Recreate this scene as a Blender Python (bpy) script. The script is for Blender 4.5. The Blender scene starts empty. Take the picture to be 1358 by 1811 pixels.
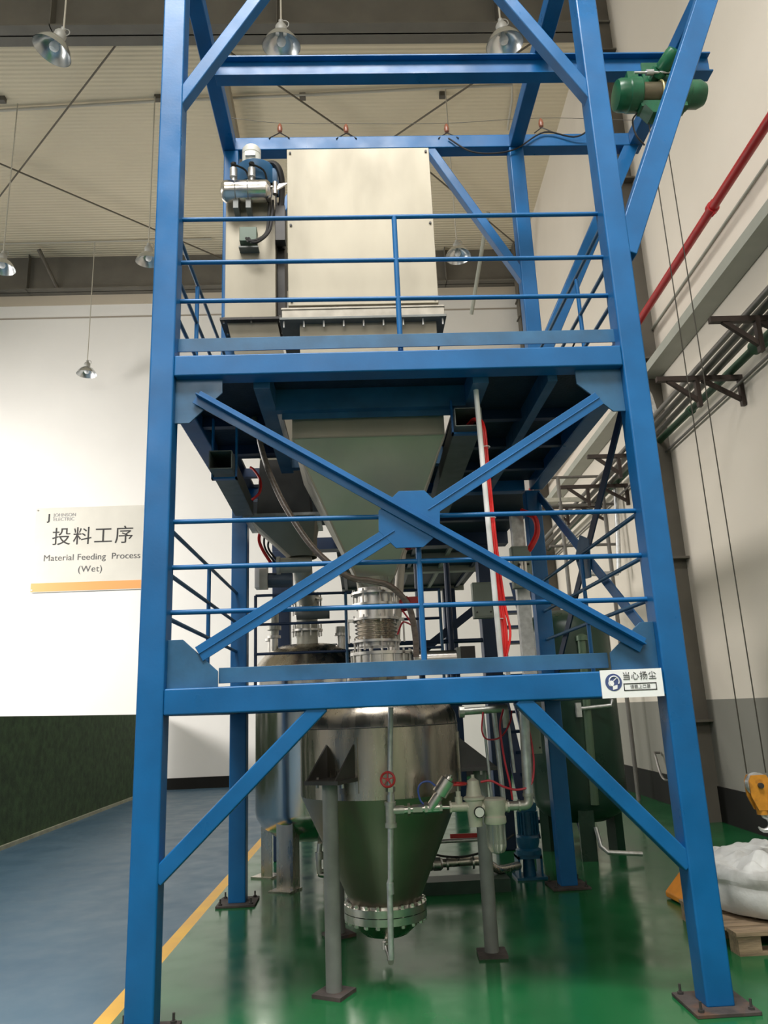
import bpy, bmesh, math, random
from math import pi, sin, cos, radians as rad
from mathutils import Vector as V, Matrix, noise
random.seed(7)
scn = bpy.context.scene
COL = scn.collection

# ------------------------------------------------------------------ camera
cam_d = bpy.data.cameras.new('camera')
cam = bpy.data.objects.new('camera', cam_d); COL.objects.link(cam)
scn.camera = cam
cam_d.sensor_fit = 'VERTICAL'; cam_d.sensor_height = 24.0
cam_d.lens = 1348.16 / 1811 * 24.0
cam_d.clip_end = 200
YAW, PIT, ROL = 0.0407, 0.2547, -0.042
fw = V((sin(YAW)*cos(PIT), cos(YAW)*cos(PIT), sin(PIT)))
rt = V((cos(YAW), -sin(YAW), 0)); up = rt.cross(fw)
r2 = cos(ROL)*rt + sin(ROL)*up; u2 = -sin(ROL)*rt + cos(ROL)*up
cam.matrix_world = Matrix(((r2.x, u2.x, -fw.x, 1.1899), (r2.y, u2.y, -fw.y, -4.2143), (r2.z, u2.z, -fw.z, 1.5019), (0, 0, 0, 1)))

# ------------------------------------------------------------------ world, lights, exposure
w = bpy.data.worlds.new('world'); scn.world = w; w.use_nodes = True
w.node_tree.nodes['Background'].inputs[0].default_value = (0.88, 0.93, 1.0, 1)
w.node_tree.nodes['Background'].inputs[1].default_value = 0.20
def area(name, loc, target, sx, sy, power, col, spread=180):
    d = bpy.data.lights.new(name, 'AREA'); d.shape = 'RECTANGLE'; d.size = sx; d.size_y = sy; d.energy = power; d.color = col; d.spread = rad(spread)
    o = bpy.data.objects.new(name, d); COL.objects.link(o); o.location = loc
    o.rotation_euler = (V(target) - V(loc)).to_track_quat('-Z', 'Y').to_euler()
area('front_window_light', (-1.0, -15.5, 9.5), (1.0, 3.0, 6.0), 14, 5, 950, (1.0, 0.96, 0.90))
area('roof_light', (0.2, -4.6, 12.9), (0.8, -2.4, 0), 7, 2.4, 1250, (1.0, 0.98, 0.95), 130)
area('left_window_light', (-15.6, 1.5, 6.5), (2.0, 3.0, 5.5), 11, 3.0, 520, (1.0, 0.97, 0.92))
area('side_window_light', (-13.0, 9.0, 6.2), (-2.5, 13.8, 2.4), 6, 2.4, 1000, (1.0, 0.96, 0.91), 120)
vs = scn.view_settings
scn.display_settings.display_device = 'sRGB'
vs.view_transform = 'Standard'; vs.look = 'None'; vs.exposure = 0.0; vs.gamma = 1.0; vs.use_curve_mapping = False

# ------------------------------------------------------------------ materials
def mat(name, col, rough=0.5, metal=0.0, var=0.0, vscale=6.0, stretch=(1, 1, 1), rvar=0.0, bump=0.0, bscale=40.0, spec=0.5, trans=0.0, emis=0.0, dirt=None):
    m = bpy.data.materials.new(name); m.use_nodes = True
    nt = m.node_tree; b = nt.nodes['Principled BSDF']
    b.inputs['Base Color'].default_value = (*col, 1); b.inputs['Roughness'].default_value = rough
    b.inputs['Metallic'].default_value = metal; b.inputs['Specular IOR Level'].default_value = spec
    if trans: b.inputs['Transmission Weight'].default_value = trans
    tc = nt.nodes.new('ShaderNodeTexCoord'); mp = nt.nodes.new('ShaderNodeMapping')
    mp.inputs['Scale'].default_value = stretch; nt.links.new(tc.outputs['Object'], mp.inputs['Vector'])
    def nz(scale, detail=4):
        n = nt.nodes.new('ShaderNodeTexNoise'); n.inputs['Scale'].default_value = scale; n.inputs['Detail'].default_value = detail
        nt.links.new(mp.outputs['Vector'], n.inputs['Vector']); return n
    if var:
        n = nz(vscale); r = nt.nodes.new('ShaderNodeValToRGB')
        r.color_ramp.elements[0].position = 0.3; r.color_ramp.elements[1].position = 0.7
        r.color_ramp.elements[0].color = (*[max(0, c*(1-var)) for c in col], 1)
        r.color_ramp.elements[1].color = (*[min(1, c*(1+var)) for c in col], 1)
        nt.links.new(n.outputs['Fac'], r.inputs['Fac']); out = r.outputs['Color']
        if dirt:
            n2 = nz(vscale*0.6, 8); r2 = nt.nodes.new('ShaderNodeValToRGB')
            r2.color_ramp.elements[0].position = 0.55; r2.color_ramp.elements[1].position = 0.75
            r2.color_ramp.elements[0].color = (0, 0, 0, 1); r2.color_ramp.elements[1].color = (1, 1, 1, 1)
            nt.links.new(n2.outputs['Fac'], r2.inputs['Fac'])
            mx = nt.nodes.new('ShaderNodeMixRGB'); mx.inputs[2].default_value = (*dirt, 1)
            nt.links.new(r2.outputs['Color'], mx.inputs[0]); nt.links.new(out, mx.inputs[1]); out = mx.outputs[0]
        nt.links.new(out, b.inputs['Base Color'])
    if rvar:
        n = nz(vscale*1.3); mr = nt.nodes.new('ShaderNodeMapRange')
        mr.inputs['From Min'].default_value = 0.3; mr.inputs['From Max'].default_value = 0.7
        mr.inputs['To Min'].default_value = max(0.02, rough-rvar); mr.inputs['To Max'].default_value = min(1, rough+rvar)
        nt.links.new(n.outputs['Fac'], mr.inputs['Value']); nt.links.new(mr.outputs['Result'], b.inputs['Roughness'])
    if bump:
        n = nz(bscale, 3); bp = nt.nodes.new('ShaderNodeBump'); bp.inputs['Strength'].default_value = bump; bp.inputs['Distance'].default_value = 0.01
        nt.links.new(n.outputs['Fac'], bp.inputs['Height']); nt.links.new(bp.outputs['Normal'], b.inputs['Normal'])
    return m
BLUE = mat('blue_paint', (0.006, 0.108, 0.300), 0.36, 0, 0.16, 3.0, rvar=0.09, bump=0.04, bscale=60, spec=0.35)
BLUED = mat('worn_blue_plate', (0.022, 0.105, 0.215), 0.42, 0, 0.22, 5.0, rvar=0.1, bump=0.05)
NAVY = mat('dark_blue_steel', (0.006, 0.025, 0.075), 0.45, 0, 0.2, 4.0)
DECK = mat('dark_checker_plate', (0.010, 0.022, 0.045), 0.6, 0.0, 0.3, 8.0, bump=0.3, bscale=60)
STEEL = mat('brushed_stainless', (0.60, 0.56, 0.50), 0.30, 1, 0.10, 5.0, (2.5, 2.5, 0.5), rvar=0.10, bump=0.03, bscale=30)
STEELM = mat('matt_stainless_sheet', (0.33, 0.30, 0.235), 0.52, 0.35, 0.07, 2.2, (2, 2, 0.7), rvar=0.06, bump=0.02, bscale=12, dirt=(0.27, 0.245, 0.19))
STEELP = mat('polished_stainless', (0.68, 0.66, 0.63), 0.20, 1, 0.06, 4.0, (3, 3, 0.4), rvar=0.06, bump=0.05, bscale=7)
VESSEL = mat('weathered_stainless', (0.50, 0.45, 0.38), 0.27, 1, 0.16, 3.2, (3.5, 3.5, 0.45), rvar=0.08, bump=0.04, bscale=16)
CHROME = mat('bright_fitting', (0.62, 0.60, 0.57), 0.28, 1, 0.12, 12)
GALV = mat('galvanised_steel', (0.55, 0.56, 0.56), 0.42, 0.85, 0.18, 20, rvar=0.1)
TRAYM = mat('dull_tray_steel', (0.15, 0.165, 0.16), 0.5, 0.4, 0.15, 10)
GALVD = mat('dull_channel_steel', (0.30, 0.28, 0.24), 0.5, 0.7, 0.15, 10)
IRON = mat('malleable_fitting', (0.42, 0.42, 0.38), 0.42, 0.7, 0.15, 30, bump=0.1)
GREYP = mat('grey_painted_steel', (0.17, 0.18, 0.17), 0.5, 0.1, 0.15, 8, bump=0.05)
DARKP = mat('dark_grey_bracket', (0.045, 0.042, 0.04), 0.5, 0.2, 0.2, 8)
RUST = mat('rusty_base_plate', (0.055, 0.045, 0.042), 0.75, 0.1, 0.35, 12, bump=0.25, dirt=(0.12, 0.06, 0.035))
BLACK = mat('black_rubber', (0.012, 0.011, 0.011), 0.5, 0, 0.2, 20)
REDP = mat('red_enamel', (0.42, 0.018, 0.022), 0.38, 0, 0.12, 8)
REDC = mat('red_cable_sheath', (0.75, 0.020, 0.018), 0.42, 0, 0.1, 20)
PINKH = mat('red_air_hose', (0.50, 0.020, 0.040), 0.38)
BLUEH = mat('blue_air_hose', (0.04, 0.08, 0.35), 0.4)
HOSE = mat('clear_ribbed_hose', (0.16, 0.12, 0.10), 0.22, 0.0, 0.3, 14, (1, 1, 4), spec=0.7)
WHITEP = mat('white_conduit_paint', (0.78, 0.76, 0.74), 0.4, 0, 0.05, 6)
CREAM = mat('cream_cast_body', (0.52, 0.50, 0.42), 0.4, 0.15, 0.1, 16)
BOXG = mat('grey_green_enamel', (0.26, 0.30, 0.25), 0.45, 0, 0.08, 6)
GREENM = mat('green_machine_enamel', (0.012, 0.105, 0.048), 0.32, 0, 0.2, 10)
GREENT = mat('dark_green_tank_paint', (0.012, 0.040, 0.024), 0.34, 0, 0.2, 4, rvar=0.08)
GREENPIPE = mat('green_pipe_paint', (0.035, 0.10, 0.055), 0.45, 0, 0.15, 8)
TEAL = mat('blue_pump_enamel', (0.010, 0.105, 0.20), 0.36, 0, 0.15, 12)
FANB = mat('blue_fan_enamel', (0.030, 0.13, 0.28), 0.42, 0, 0.1, 8)
MOTORW = mat('white_motor_enamel', (0.68, 0.68, 0.62), 0.42, 0, 0.08, 12)
BROWN = mat('brown_painted_bracket', (0.035, 0.022, 0.017), 0.55, 0.1, 0.25, 10)
PIPEG = mat('grey_pipe_paint', (0.17, 0.16, 0.145), 0.42, 0.3, 0.12, 10)
BEAMG = mat('pale_grey_green_girder', (0.36, 0.37, 0.32), 0.5, 0, 0.08, 3)
ROOFS = mat('grey_roof_steel', (0.135, 0.125, 0.105), 0.6, 0, 0.12, 2)
COLM = mat('grey_brown_column', (0.11, 0.098, 0.078), 0.6, 0, 0.12, 3)
ORANGE = mat('orange_enamel', (0.72, 0.26, 0.02), 0.45, 0, 0.12, 8, dirt=(0.45, 0.15, 0.02))
HOOKY = mat('yellow_orange_hook_enamel', (0.62, 0.26, 0.03), 0.4, 0.1, 0.15, 20, dirt=(0.25, 0.09, 0.02))
WOOD = mat('weathered_pallet_wood', (0.26, 0.19, 0.12), 0.75, 0, 0.35, 6, (1, 6, 6), bump=0.2, bscale=30)
BAG = mat('woven_white_sack', (0.58, 0.59, 0.58), 0.75, 0, 0.12, 6, bump=0.7, bscale=11, dirt=(0.30, 0.29, 0.27))
STRAP = mat('white_webbing', (0.70, 0.70, 0.67), 0.8)
SIGNW = mat('white_sign_face', (0.86, 0.87, 0.88), 0.3)
SIGNB = mat('glossy_cream_sign_face', (0.66, 0.64, 0.58), 0.12, 0, 0.06, 1.2, spec=0.6)
INK = mat('black_ink', (0.015, 0.015, 0.016), 0.5)
INKG = mat('grey_ink', (0.07, 0.07, 0.075), 0.5)
INKL = mat('faint_grey_ink', (0.26, 0.26, 0.27), 0.5)
INKB = mat('dark_blue_ink', (0.055, 0.085, 0.22), 0.5)
ORNG = mat('orange_sign_band', (0.80, 0.36, 0.13), 0.3)
ALU = mat('spun_aluminium', (0.66, 0.68, 0.69), 0.25, 0.9, 0.06, 10)
LAMPG = mat('grey_lamp_housing', (0.42, 0.42, 0.40), 0.5, 0.3)
BULB = mat('frosted_bulb', (0.75, 0.76, 0.76), 0.3)
CORD = mat('pale_conduit', (0.50, 0.47, 0.40), 0.5)
CERAM = mat('brown_ceramic', (0.22, 0.075, 0.04), 0.35)
WHITEW = mat('white_plaster', (0.80, 0.785, 0.755), 0.75, 0, 0.025, 0.8)
WHITER = mat('cream_plaster', (0.76, 0.70, 0.61), 0.8, 0, 0.04, 0.7, (1, 1, 0.5))
SKIRT = mat('black_skirting_paint', (0.010, 0.010, 0.009), 0.75, spec=0.25)
PARTG = mat('dark_green_partition_felt', (0.030, 0.062, 0.022), 0.9, 0, 0.4, 9, bump=0.3)
GLASS = mat('clear_bowl', (0.55, 0.57, 0.50), 0.10, 0, 0.05, 10, spec=0.6, trans=0.75)
DIAL = mat('white_dial', (0.78, 0.78, 0.75), 0.3)

def right_wall_mat():
    m = mat('cream_wall_grey_below', (0.76, 0.70, 0.61), 0.8); nt = m.node_tree; b = nt.nodes['Principled BSDF']; L = nt.links.new
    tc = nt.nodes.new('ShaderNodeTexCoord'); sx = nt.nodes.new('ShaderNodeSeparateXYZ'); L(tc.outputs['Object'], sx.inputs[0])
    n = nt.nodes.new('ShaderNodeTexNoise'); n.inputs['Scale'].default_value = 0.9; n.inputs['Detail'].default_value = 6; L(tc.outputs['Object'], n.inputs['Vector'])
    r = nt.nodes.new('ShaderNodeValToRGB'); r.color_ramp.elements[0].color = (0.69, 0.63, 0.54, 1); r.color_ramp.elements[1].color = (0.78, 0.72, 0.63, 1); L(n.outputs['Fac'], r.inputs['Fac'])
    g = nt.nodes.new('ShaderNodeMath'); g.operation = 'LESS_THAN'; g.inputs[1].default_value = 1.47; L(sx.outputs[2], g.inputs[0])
    x = nt.nodes.new('ShaderNodeMixRGB'); x.inputs[2].default_value = (0.23, 0.225, 0.195, 1); L(g.outputs[0], x.inputs[0]); L(r.outputs['Color'], x.inputs[1]); L(x.outputs[0], b.inputs['Base Color'])  # flat darker grey below the set height, mottled cream above
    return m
def ceiling_mat():
    m = mat('ribbed_ceiling_sheet', (0.74, 0.65, 0.48), 0.65, 0, 0.03, 0.7)
    nt = m.node_tree; b = nt.nodes['Principled BSDF']
    tc = nt.nodes.new('ShaderNodeTexCoord'); wv = nt.nodes.new('ShaderNodeTexWave')
    wv.bands_direction = 'Y'; wv.inputs['Scale'].default_value = 3.2; wv.inputs['Distortion'].default_value = 0
    nt.links.new(tc.outputs['Object'], wv.inputs['Vector'])
    bp = nt.nodes.new('ShaderNodeBump'); bp.inputs['Strength'].default_value = 0.40; bp.inputs['Distance'].default_value = 0.03
    nt.links.new(wv.outputs['Fac'], bp.inputs['Height']); nt.links.new(bp.outputs['Normal'], b.inputs['Normal'])
    return m
def floor_mat():
    m = bpy.data.materials.new('painted_epoxy_floor'); m.use_nodes = True
    nt = m.node_tree; b = nt.nodes['Principled BSDF']; L = nt.links.new
    tc = nt.nodes.new('ShaderNodeTexCoord'); mp = nt.nodes.new('ShaderNodeMapping')
    mp.inputs['Rotation'].default_value = (0, 0, rad(1.1)); L(tc.outputs['Object'], mp.inputs['Vector'])
    sx = nt.nodes.new('ShaderNodeSeparateXYZ'); L(mp.outputs['Vector'], sx.inputs[0])
    def noise_(s, d=5):
        n = nt.nodes.new('ShaderNodeTexNoise'); n.inputs['Scale'].default_value = s; n.inputs['Detail'].default_value = d; L(tc.outputs['Object'], n.inputs['Vector']); return n
    def two(fac, c0, c1, p0=0.35, p1=0.65):
        r = nt.nodes.new('ShaderNodeValToRGB'); r.color_ramp.elements[0].position = p0; r.color_ramp.elements[1].position = p1
        r.color_ramp.elements[0].color = (*c0, 1); r.color_ramp.elements[1].color = (*c1, 1); L(fac, r.inputs['Fac']); return r.outputs['Color']
    n1 = noise_(1.1); n2 = noise_(3.5)
    green = two(n1.outputs['Fac'], (0.007, 0.088, 0.027), (0.015, 0.125, 0.042))
    blue = two(n1.outputs['Fac'], (0.055, 0.115, 0.175), (0.080, 0.145, 0.205))
    yel = two(n2.outputs['Fac'], (0.68, 0.37, 0.05), (0.78, 0.46, 0.08))
    def gt(v):
        g = nt.nodes.new('ShaderNodeMath'); g.operation = 'GREATER_THAN'; g.inputs[1].default_value = v; L(sx.outputs[0], g.inputs[0]); return g.outputs[0]
    def mix(f, a, c):
        x = nt.nodes.new('ShaderNodeMixRGB'); L(f, x.inputs[0]); L(a, x.inputs[1]); L(c, x.inputs[2]); return x.outputs[0]
    L(mix(gt(-0.150), mix(gt(-0.245), blue, yel), green), b.inputs['Base Color'])
    mr = nt.nodes.new('ShaderNodeMapRange'); mr.inputs['From Min'].default_value = 0.35; mr.inputs['From Max'].default_value = 0.7
    mr.inputs['To Min'].default_value = 0.13; mr.inputs['To Max'].default_value = 0.26
    L(n2.outputs['Fac'], mr.inputs['Value'])
    ad = nt.nodes.new('ShaderNodeMath'); ad.operation = 'MULTIPLY_ADD'; ad.inputs[1].default_value = -0.26; ad.inputs[2].default_value = 0.26
    b.inputs['Specular IOR Level'].default_value = 0.30
    L(gt(-0.150), ad.inputs[0])
    a2 = nt.nodes.new('ShaderNodeMath'); L(mr.outputs['Result'], a2.inputs[0]); L(ad.outputs[0], a2.inputs[1]); L(a2.outputs[0], b.inputs['Roughness'])
    bp = nt.nodes.new('ShaderNodeBump'); bp.inputs['Strength'].default_value = 0.05; bp.inputs['Distance'].default_value = 0.02
    n3 = noise_(2.2, 2); L(n3.outputs['Fac'], bp.inputs['Height']); L(bp.outputs['Normal'], b.inputs['Normal'])
    return m

# ------------------------------------------------------------------ mesh helpers
class MB:
    def __init__(s): s.bm = bmesh.new()
    def quadbox(s, P):
        v = [s.bm.verts.new(p) for p in P]
        for f in ((0, 3, 2, 1), (4, 5, 6, 7), (0, 1, 5, 4), (1, 2, 6, 5), (2, 3, 7, 6), (3, 0, 4, 7)): s.bm.faces.new([v[i] for i in f])
        return s
    def box(s, x0, x1, y0, y1, z0, z1):
        return s.quadbox([(x0, y0, z0), (x1, y0, z0), (x1, y1, z0), (x0, y1, z0), (x0, y0, z1), (x1, y0, z1), (x1, y1, z1), (x0, y1, z1)])
    def obox(s, c, ax, ay, az, hx, hy, hz):
        c = V(c); ax, ay, az = V(ax)*hx, V(ay)*hy, V(az)*hz
        return s.quadbox([c-ax-ay-az, c+ax-ay-az, c+ax+ay-az, c-ax+ay-az, c-ax-ay+az, c+ax-ay+az, c+ax+ay+az, c-ax+ay+az])
    def bar(s, a, b, wd, ht, side=(0, 1, 0)):
        a, b = V(a), V(b); d = (b-a).normalized(); sd = V(side); sd = (sd - d*sd.dot(d)).normalized(); n = d.cross(sd)
        return s.obox((a+b)/2, d, sd, n, (b-a).length/2, wd/2, ht/2)
    def ring(s, c, ax, r, n, ref=None):
        ax = V(ax).normalized(); ref = V(ref) if ref else (V((0, 0, 1)) if abs(ax.z) < 0.9 else V((1, 0, 0)))
        u = (ref - ax*ref.dot(ax)).normalized(); v = ax.cross(u)
        return [s.bm.verts.new(V(c) + r*(cos(2*pi*k/n)*u + sin(2*pi*k/n)*v)) for k in range(n)]
    def skin(s, rings, cap0=True, cap1=True):
        for a, b in zip(rings, rings[1:]):
            n = len(a)
            for k in range(n): s.bm.faces.new((a[k], a[(k+1) % n], b[(k+1) % n], b[k]))
        if cap0: s.bm.faces.new(rings[0][::-1])
        if cap1: s.bm.faces.new(rings[-1])
        return s
    def cyl(s, a, b, r, n=20, r1=None):
        a, b = V(a), V(b); d = b-a
        return s.skin([s.ring(a, d, r, n), s.ring(b, d, r if r1 is None else r1, n)])
    def lathe(s, c, prof, axis=(0, 0, 1), n=32, cap0=True, cap1=True):
        c = V(c); ax = V(axis).normalized()
        return s.skin([s.ring(c + ax*h, ax, max(r, 0.0005), n) for r, h in prof], cap0, cap1)
    def tube(s, pts, r, n=10):
        pts = [V(p) for p in pts]; rings = []; ref = None
        for i, p in enumerate(pts):
            d = (pts[min(i+1, len(pts)-1)] - pts[max(i-1, 0)]).normalized()
            if ref is None: ref = V((0, 0, 1)) if abs(d.z) < 0.9 else V((1, 0, 0))
            ref = (ref - d*ref.dot(d)).normalized(); vv = d.cross(ref)
            rr = r[i] if isinstance(r, (list, tuple)) else r
            rings.append([s.bm.verts.new(p + rr*(cos(2*pi*k/n)*ref + sin(2*pi*k/n)*vv)) for k in range(n)])
        return s.skin(rings)
    def torus(s, c, ax, R, r, n=24, m=8, a0=0, a1=2*pi):
        ax = V(ax).normalized(); ref = V((0, 0, 1)) if abs(ax.z) < 0.9 else V((1, 0, 0)); u = (ref-ax*ref.dot(ax)).normalized(); v = ax.cross(u)
        full = abs(a1-a0-2*pi) < 1e-6; cnt = n if full else n+1; rings = []
        for i in range(cnt):
            t = a0+(a1-a0)*i/n; d = cos(t)*u+sin(t)*v
            rings.append([s.bm.verts.new(V(c)+d*(R+r*cos(2*pi*k/m))+ax*r*sin(2*pi*k/m)) for k in range(m)])
        if full: rings.append(rings[0]); return s.skin(rings, False, False)
        return s.skin(rings)
    def prism(s, pts, d):           # polygon (3d points) pushed along vector d
        a = [s.bm.verts.new(p) for p in pts]; b = [s.bm.verts.new(V(p)+V(d)) for p in pts]
        return s.skin([a, b])
    def loft(s, A, B, cap0=True, cap1=True):
        a = [s.bm.verts.new(p) for p in A]; b = [s.bm.verts.new(p) for p in B]
        return s.skin([a, b], cap0, cap1)
    def bolts(s, c, ax, R, n, r, h0, h1, ph=0.0):
        ax = V(ax).normalized(); ref = V((0, 0, 1)) if abs(ax.z) < 0.9 else V((1, 0, 0)); u = (ref-ax*ref.dot(ax)).normalized(); v = ax.cross(u)
        for k in range(n):
            t = 2*pi*k/n+ph; p = V(c)+R*(cos(t)*u+sin(t)*v)
            s.cyl(p+ax*h0, p+ax*h1, r, 6)
        return s
    def build(s, name, m, parent=None, smooth=True, bevel=0.0, seg=2, origin=None):
        bm = s.bm; bmesh.ops.recalc_face_normals(bm, faces=bm.faces)
        if parent is None:
            if origin is None:
                xs = [v.co for v in bm.verts]
                origin = V((sum((min(c[i] for c in xs), max(c[i] for c in xs)))/2 for i in range(2)).__iter__().__next__() if False else ((min(c.x for c in xs)+max(c.x for c in xs))/2, (min(c.y for c in xs)+max(c.y for c in xs))/2, min(c.z for c in xs)))
            off = V(origin)
        else:
            r = parent
            while r.parent: r = r.parent
            off = r.location.copy()
        bmesh.ops.translate(bm, verts=bm.verts, vec=-off)
        me = bpy.data.meshes.new(name); bm.to_mesh(me); bm.free()
        if smooth:
            for p in me.polygons: p.use_smooth = True
            me.set_sharp_from_angle(angle=rad(32))
        me.materials.append(m)
        o = bpy.data.objects.new(name, me); COL.objects.link(o)
        if parent is None: o.location = off
        else: o.parent = parent
        if bevel:
            md = o.modifiers.new('edge', 'BEVEL'); md.width = bevel; md.segments = seg; md.limit_method = 'ANGLE'; md.angle_limit = rad(40)
            md.harden_normals = True
        return o
def tag(o, label, cat, group=None, kind=None):
    o['label'] = label; o['category'] = cat
    if group: o['group'] = group
    if kind: o['kind'] = kind
    return o
def thing(name, loc, label, cat, group=None):
    o = bpy.data.objects.new(name, None); COL.objects.link(o); o.location = loc; o.empty_display_size = 0.1
    return tag(o, label, cat, group)
def struct(o): o['kind'] = 'structure'; return o
def curve_pts(P, n=8):              # Catmull-Rom through points
    P = [V(p) for p in P]; Q = [2*P[0]-P[1]] + P + [2*P[-1]-P[-2]]; out = []
    for i in range(1, len(Q)-2):
        a, b, c, d = Q[i-1:i+3]
        for k in range(n):
            t = k/n; out.append(0.5*((2*b)+(c-a)*t+(2*a-5*b+4*c-d)*t*t+(3*b-a-3*c+d)*t**3))
    out.append(P[-1]); return out
def text(body, loc, size, m, parent, name='lettering', spacing=1.0, align='CENTER', shear=0.0, offset=0.0, sx=1.0):
    cu = bpy.data.curves.new('txt', 'FONT'); cu.body = body; cu.size = size; cu.align_x = align; cu.align_y = 'CENTER'
    cu.space_character = spacing; cu.extrude = 0.001; cu.shear = shear; cu.offset = offset
    t = bpy.data.objects.new('txt', cu); COL.objects.link(t)
    bpy.context.view_layer.update()
    me = bpy.data.meshes.new_from_object(t.evaluated_get(bpy.context.evaluated_depsgraph_get()))
    bpy.data.objects.remove(t); bpy.data.curves.remove(cu)
    r = parent
    while r.parent: r = r.parent
    me.transform(Matrix.Translation(V(loc)-r.location) @ Matrix.Rotation(pi/2, 4, 'X') @ Matrix.Diagonal((sx, 1, 1, 1)))
    me.materials.clear(); me.materials.append(m); me.name = name
    o = bpy.data.objects.new(name, me); COL.objects.link(o); o.parent = parent
    return o
def dup_tree(root, loc, label=None, rot=None):
    r = root.copy(); COL.objects.link(r); r.location = loc
    if label: r['label'] = label
    if rot: r.rotation_euler = rot
    for ch in list(root.children):
        c = ch.copy(); COL.objects.link(c); c.parent = r
        for g in ch.children:
            d = g.copy(); COL.objects.link(d); d.parent = c
    return r

# ------------------------------------------------------------------ the hall
YB, ZC = 13.8, 13.3
XW = lambda y: 5.42 + 0.037*y
fl = bpy.data.meshes.new('floor'); fl.from_pydata([(-16, -16, 0), (9, -16, 0), (9, YB+0.3, 0), (-16, YB+0.3, 0)], [], [(0, 1, 2, 3)])
fl.materials.append(floor_mat()); o = bpy.data.objects.new('floor', fl); COL.objects.link(o); struct(o)
struct(MB().box(-16, 6.6, -16, YB+0.3, ZC, ZC+0.2).build('ceiling', ceiling_mat()))
struct(MB().box(-16, 6.6, YB, YB+0.25, 0, ZC).build('wall_back', WHITEW))
struct(MB().prism([(XW(-16), -16, 0), (XW(-16)+0.25, -16, 0), (XW(YB)+0.25, YB, 0), (XW(YB), YB, 0)], (0, 0, ZC)).build('wall_right', right_wall_mat()))
struct(MB().box(-16.2, -16, -16, YB, 0, ZC).build('wall_left', WHITEW))
struct(MB().box(-16, 6.6, -16.2, -16, 0, ZC).build('wall_front', WHITEW))
struct(MB().box(-3.25, 6.2, YB-0.025, YB+0.01, 0, 0.24).build('baseboard_back', SKIRT))
struct(MB().prism([(XW(-6)-0.02, -6, 0), (XW(-6)+0.01, -6, 0), (XW(YB)+0.01, YB, 0), (XW(YB)-0.02, YB, 0)], (0, 0, 0.42)).build('baseboard_right', SKIRT))
# roof frames: deep I-beams across the hall
def roof_beam(name, y, zb, fwid, dep=None):
    m = MB(); m.box(-16, 6.0, y-fwid/2, y+fwid/2, zb, zb+0.03).box(-16, 6.0, y-0.012, y+0.012, zb, ZC)
    x = -14.2
    while x < 6: m.box(x-0.008, x+0.008, y-fwid/2, y+fwid/2, zb, ZC); x += 3.6
    return struct(m.build(name, ROOFS))
roof_beam('ceiling_beam', 5.9, 12.25, 0.40)
roof_beam('ceiling_beam', YB-0.18, 12.28, 0.34)
struct(MB().box(-16, 6.0, YB-0.02, YB, 12.0, 12.28).build('trim_1', mat('beige_wall_strip', (0.55, 0.48, 0.38), 0.7)))
struct(MB().box(-16, 6.0, YB-0.012, YB, 11.62, 11.66).build('trim_2', mat('wall_joint', (0.36, 0.32, 0.27), 0.8)))
# wall columns
def column(y, name='pillar'):
    x1 = XW(y)+0.02; x0 = x1-0.34; m = MB()
    m.box(x0, x0+0.02, y-0.14, y+0.14, 0, ZC).box(x1-0.02, x1, y-0.14, y+0.14, 0, ZC).box(x0, x1, y-0.007, y+0.007, 0, ZC)
    for z in (1.2, 3.3, 6.2, 9.2, 11.1, 11.6): m.box(x0-0.04, x1, y-0.14, y+0.14, z, z+0.03)
    return struct(m.build(name, COLM))
column(5.75); column(13.4)
# green partition
t = thing('partition_screen', (-3.45, 8.0, 0), 'low dark green partition screen in front of the white back wall', 'partition')
MB().box(-3.50, -3.40, 1.5, 13.6, 0.05, 1.63).build('panel', PARTG, t)
MB().box(-3.52, -3.36, 1.5, 13.6, 0.0, 0.05).build('kerb', mat('pale_kerb', (0.30, 0.30, 0.22), 0.7, 0, 0.2, 6), t, smooth=False)['label'] = 'pale kerb along the foot'

# ------------------------------------------------------------------ the blue tower
W = 3.0; PW = 0.145
T = thing('steel_tower', (1.5, 1.4, 0), 'tall blue steel platform tower with railings and crossed braces', 'steel platform')
BV = 0.012
def part(mb, name, m=BLUE, bev=0.0, parent=None, seg=2): return mb.build(name, m, parent or T, bevel=bev, seg=seg)
def post(x, y, z0, z1, plate=True, wx=PW, wy=PW):
    p = part(MB().box(x, x+wx, y, y+wy, z0, z1), 'post', BLUE, BV, seg=3)
    if plate:
        cx, cy = x+wx/2, y+wy/2
        b = part(MB().box(cx-0.16, cx+0.16, cy-0.16, cy+0.16, 0.0, 0.018), 'base_plate', RUST, 0.003, p)
        for sx in (-1, 1):
            for sy in (-1, 1):
                part(MB().cyl((cx+sx*0.125, cy+sy*0.125, 0.012), (cx+sx*0.125, cy+sy*0.125, 0.030), 0.016, 6).cyl((cx+sx*0.125, cy+sy*0.125, 0.03), (cx+sx*0.125, cy+sy*0.125, 0.065), 0.007, 8), 'anchor_bolt', DARKP, 0, p)
    return p
YR = 2.71; YU = 2.2; ZT0, ZT1 = 6.912, 7.058
for x in (0, W-PW):
    post(x, 0, 0.012, 7.05)
post(0.05, YR, 0.012, 3.475); post(W-PW-0.03, YR, 0.012, 3.475)
post(0.02, YU, 3.61, ZT0, False); post(W-PW, YU, 3.61, ZT0, False)
def beam(x0, x1, y0, y1, z0, z1, m=BLUE): return part(MB().box(x0, x1, y0, y1, z0, z1), 'beam', m, 0.010, seg=2)
Z1a, Z1b, Z2a, Z2b = 1.522, 1.662, 3.476, 3.61
beam(PW, W-PW, 0.0, 0.13, Z1a, Z1b); beam(PW, W-PW, 0.0, 0.13, Z2a, Z2b)
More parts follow.
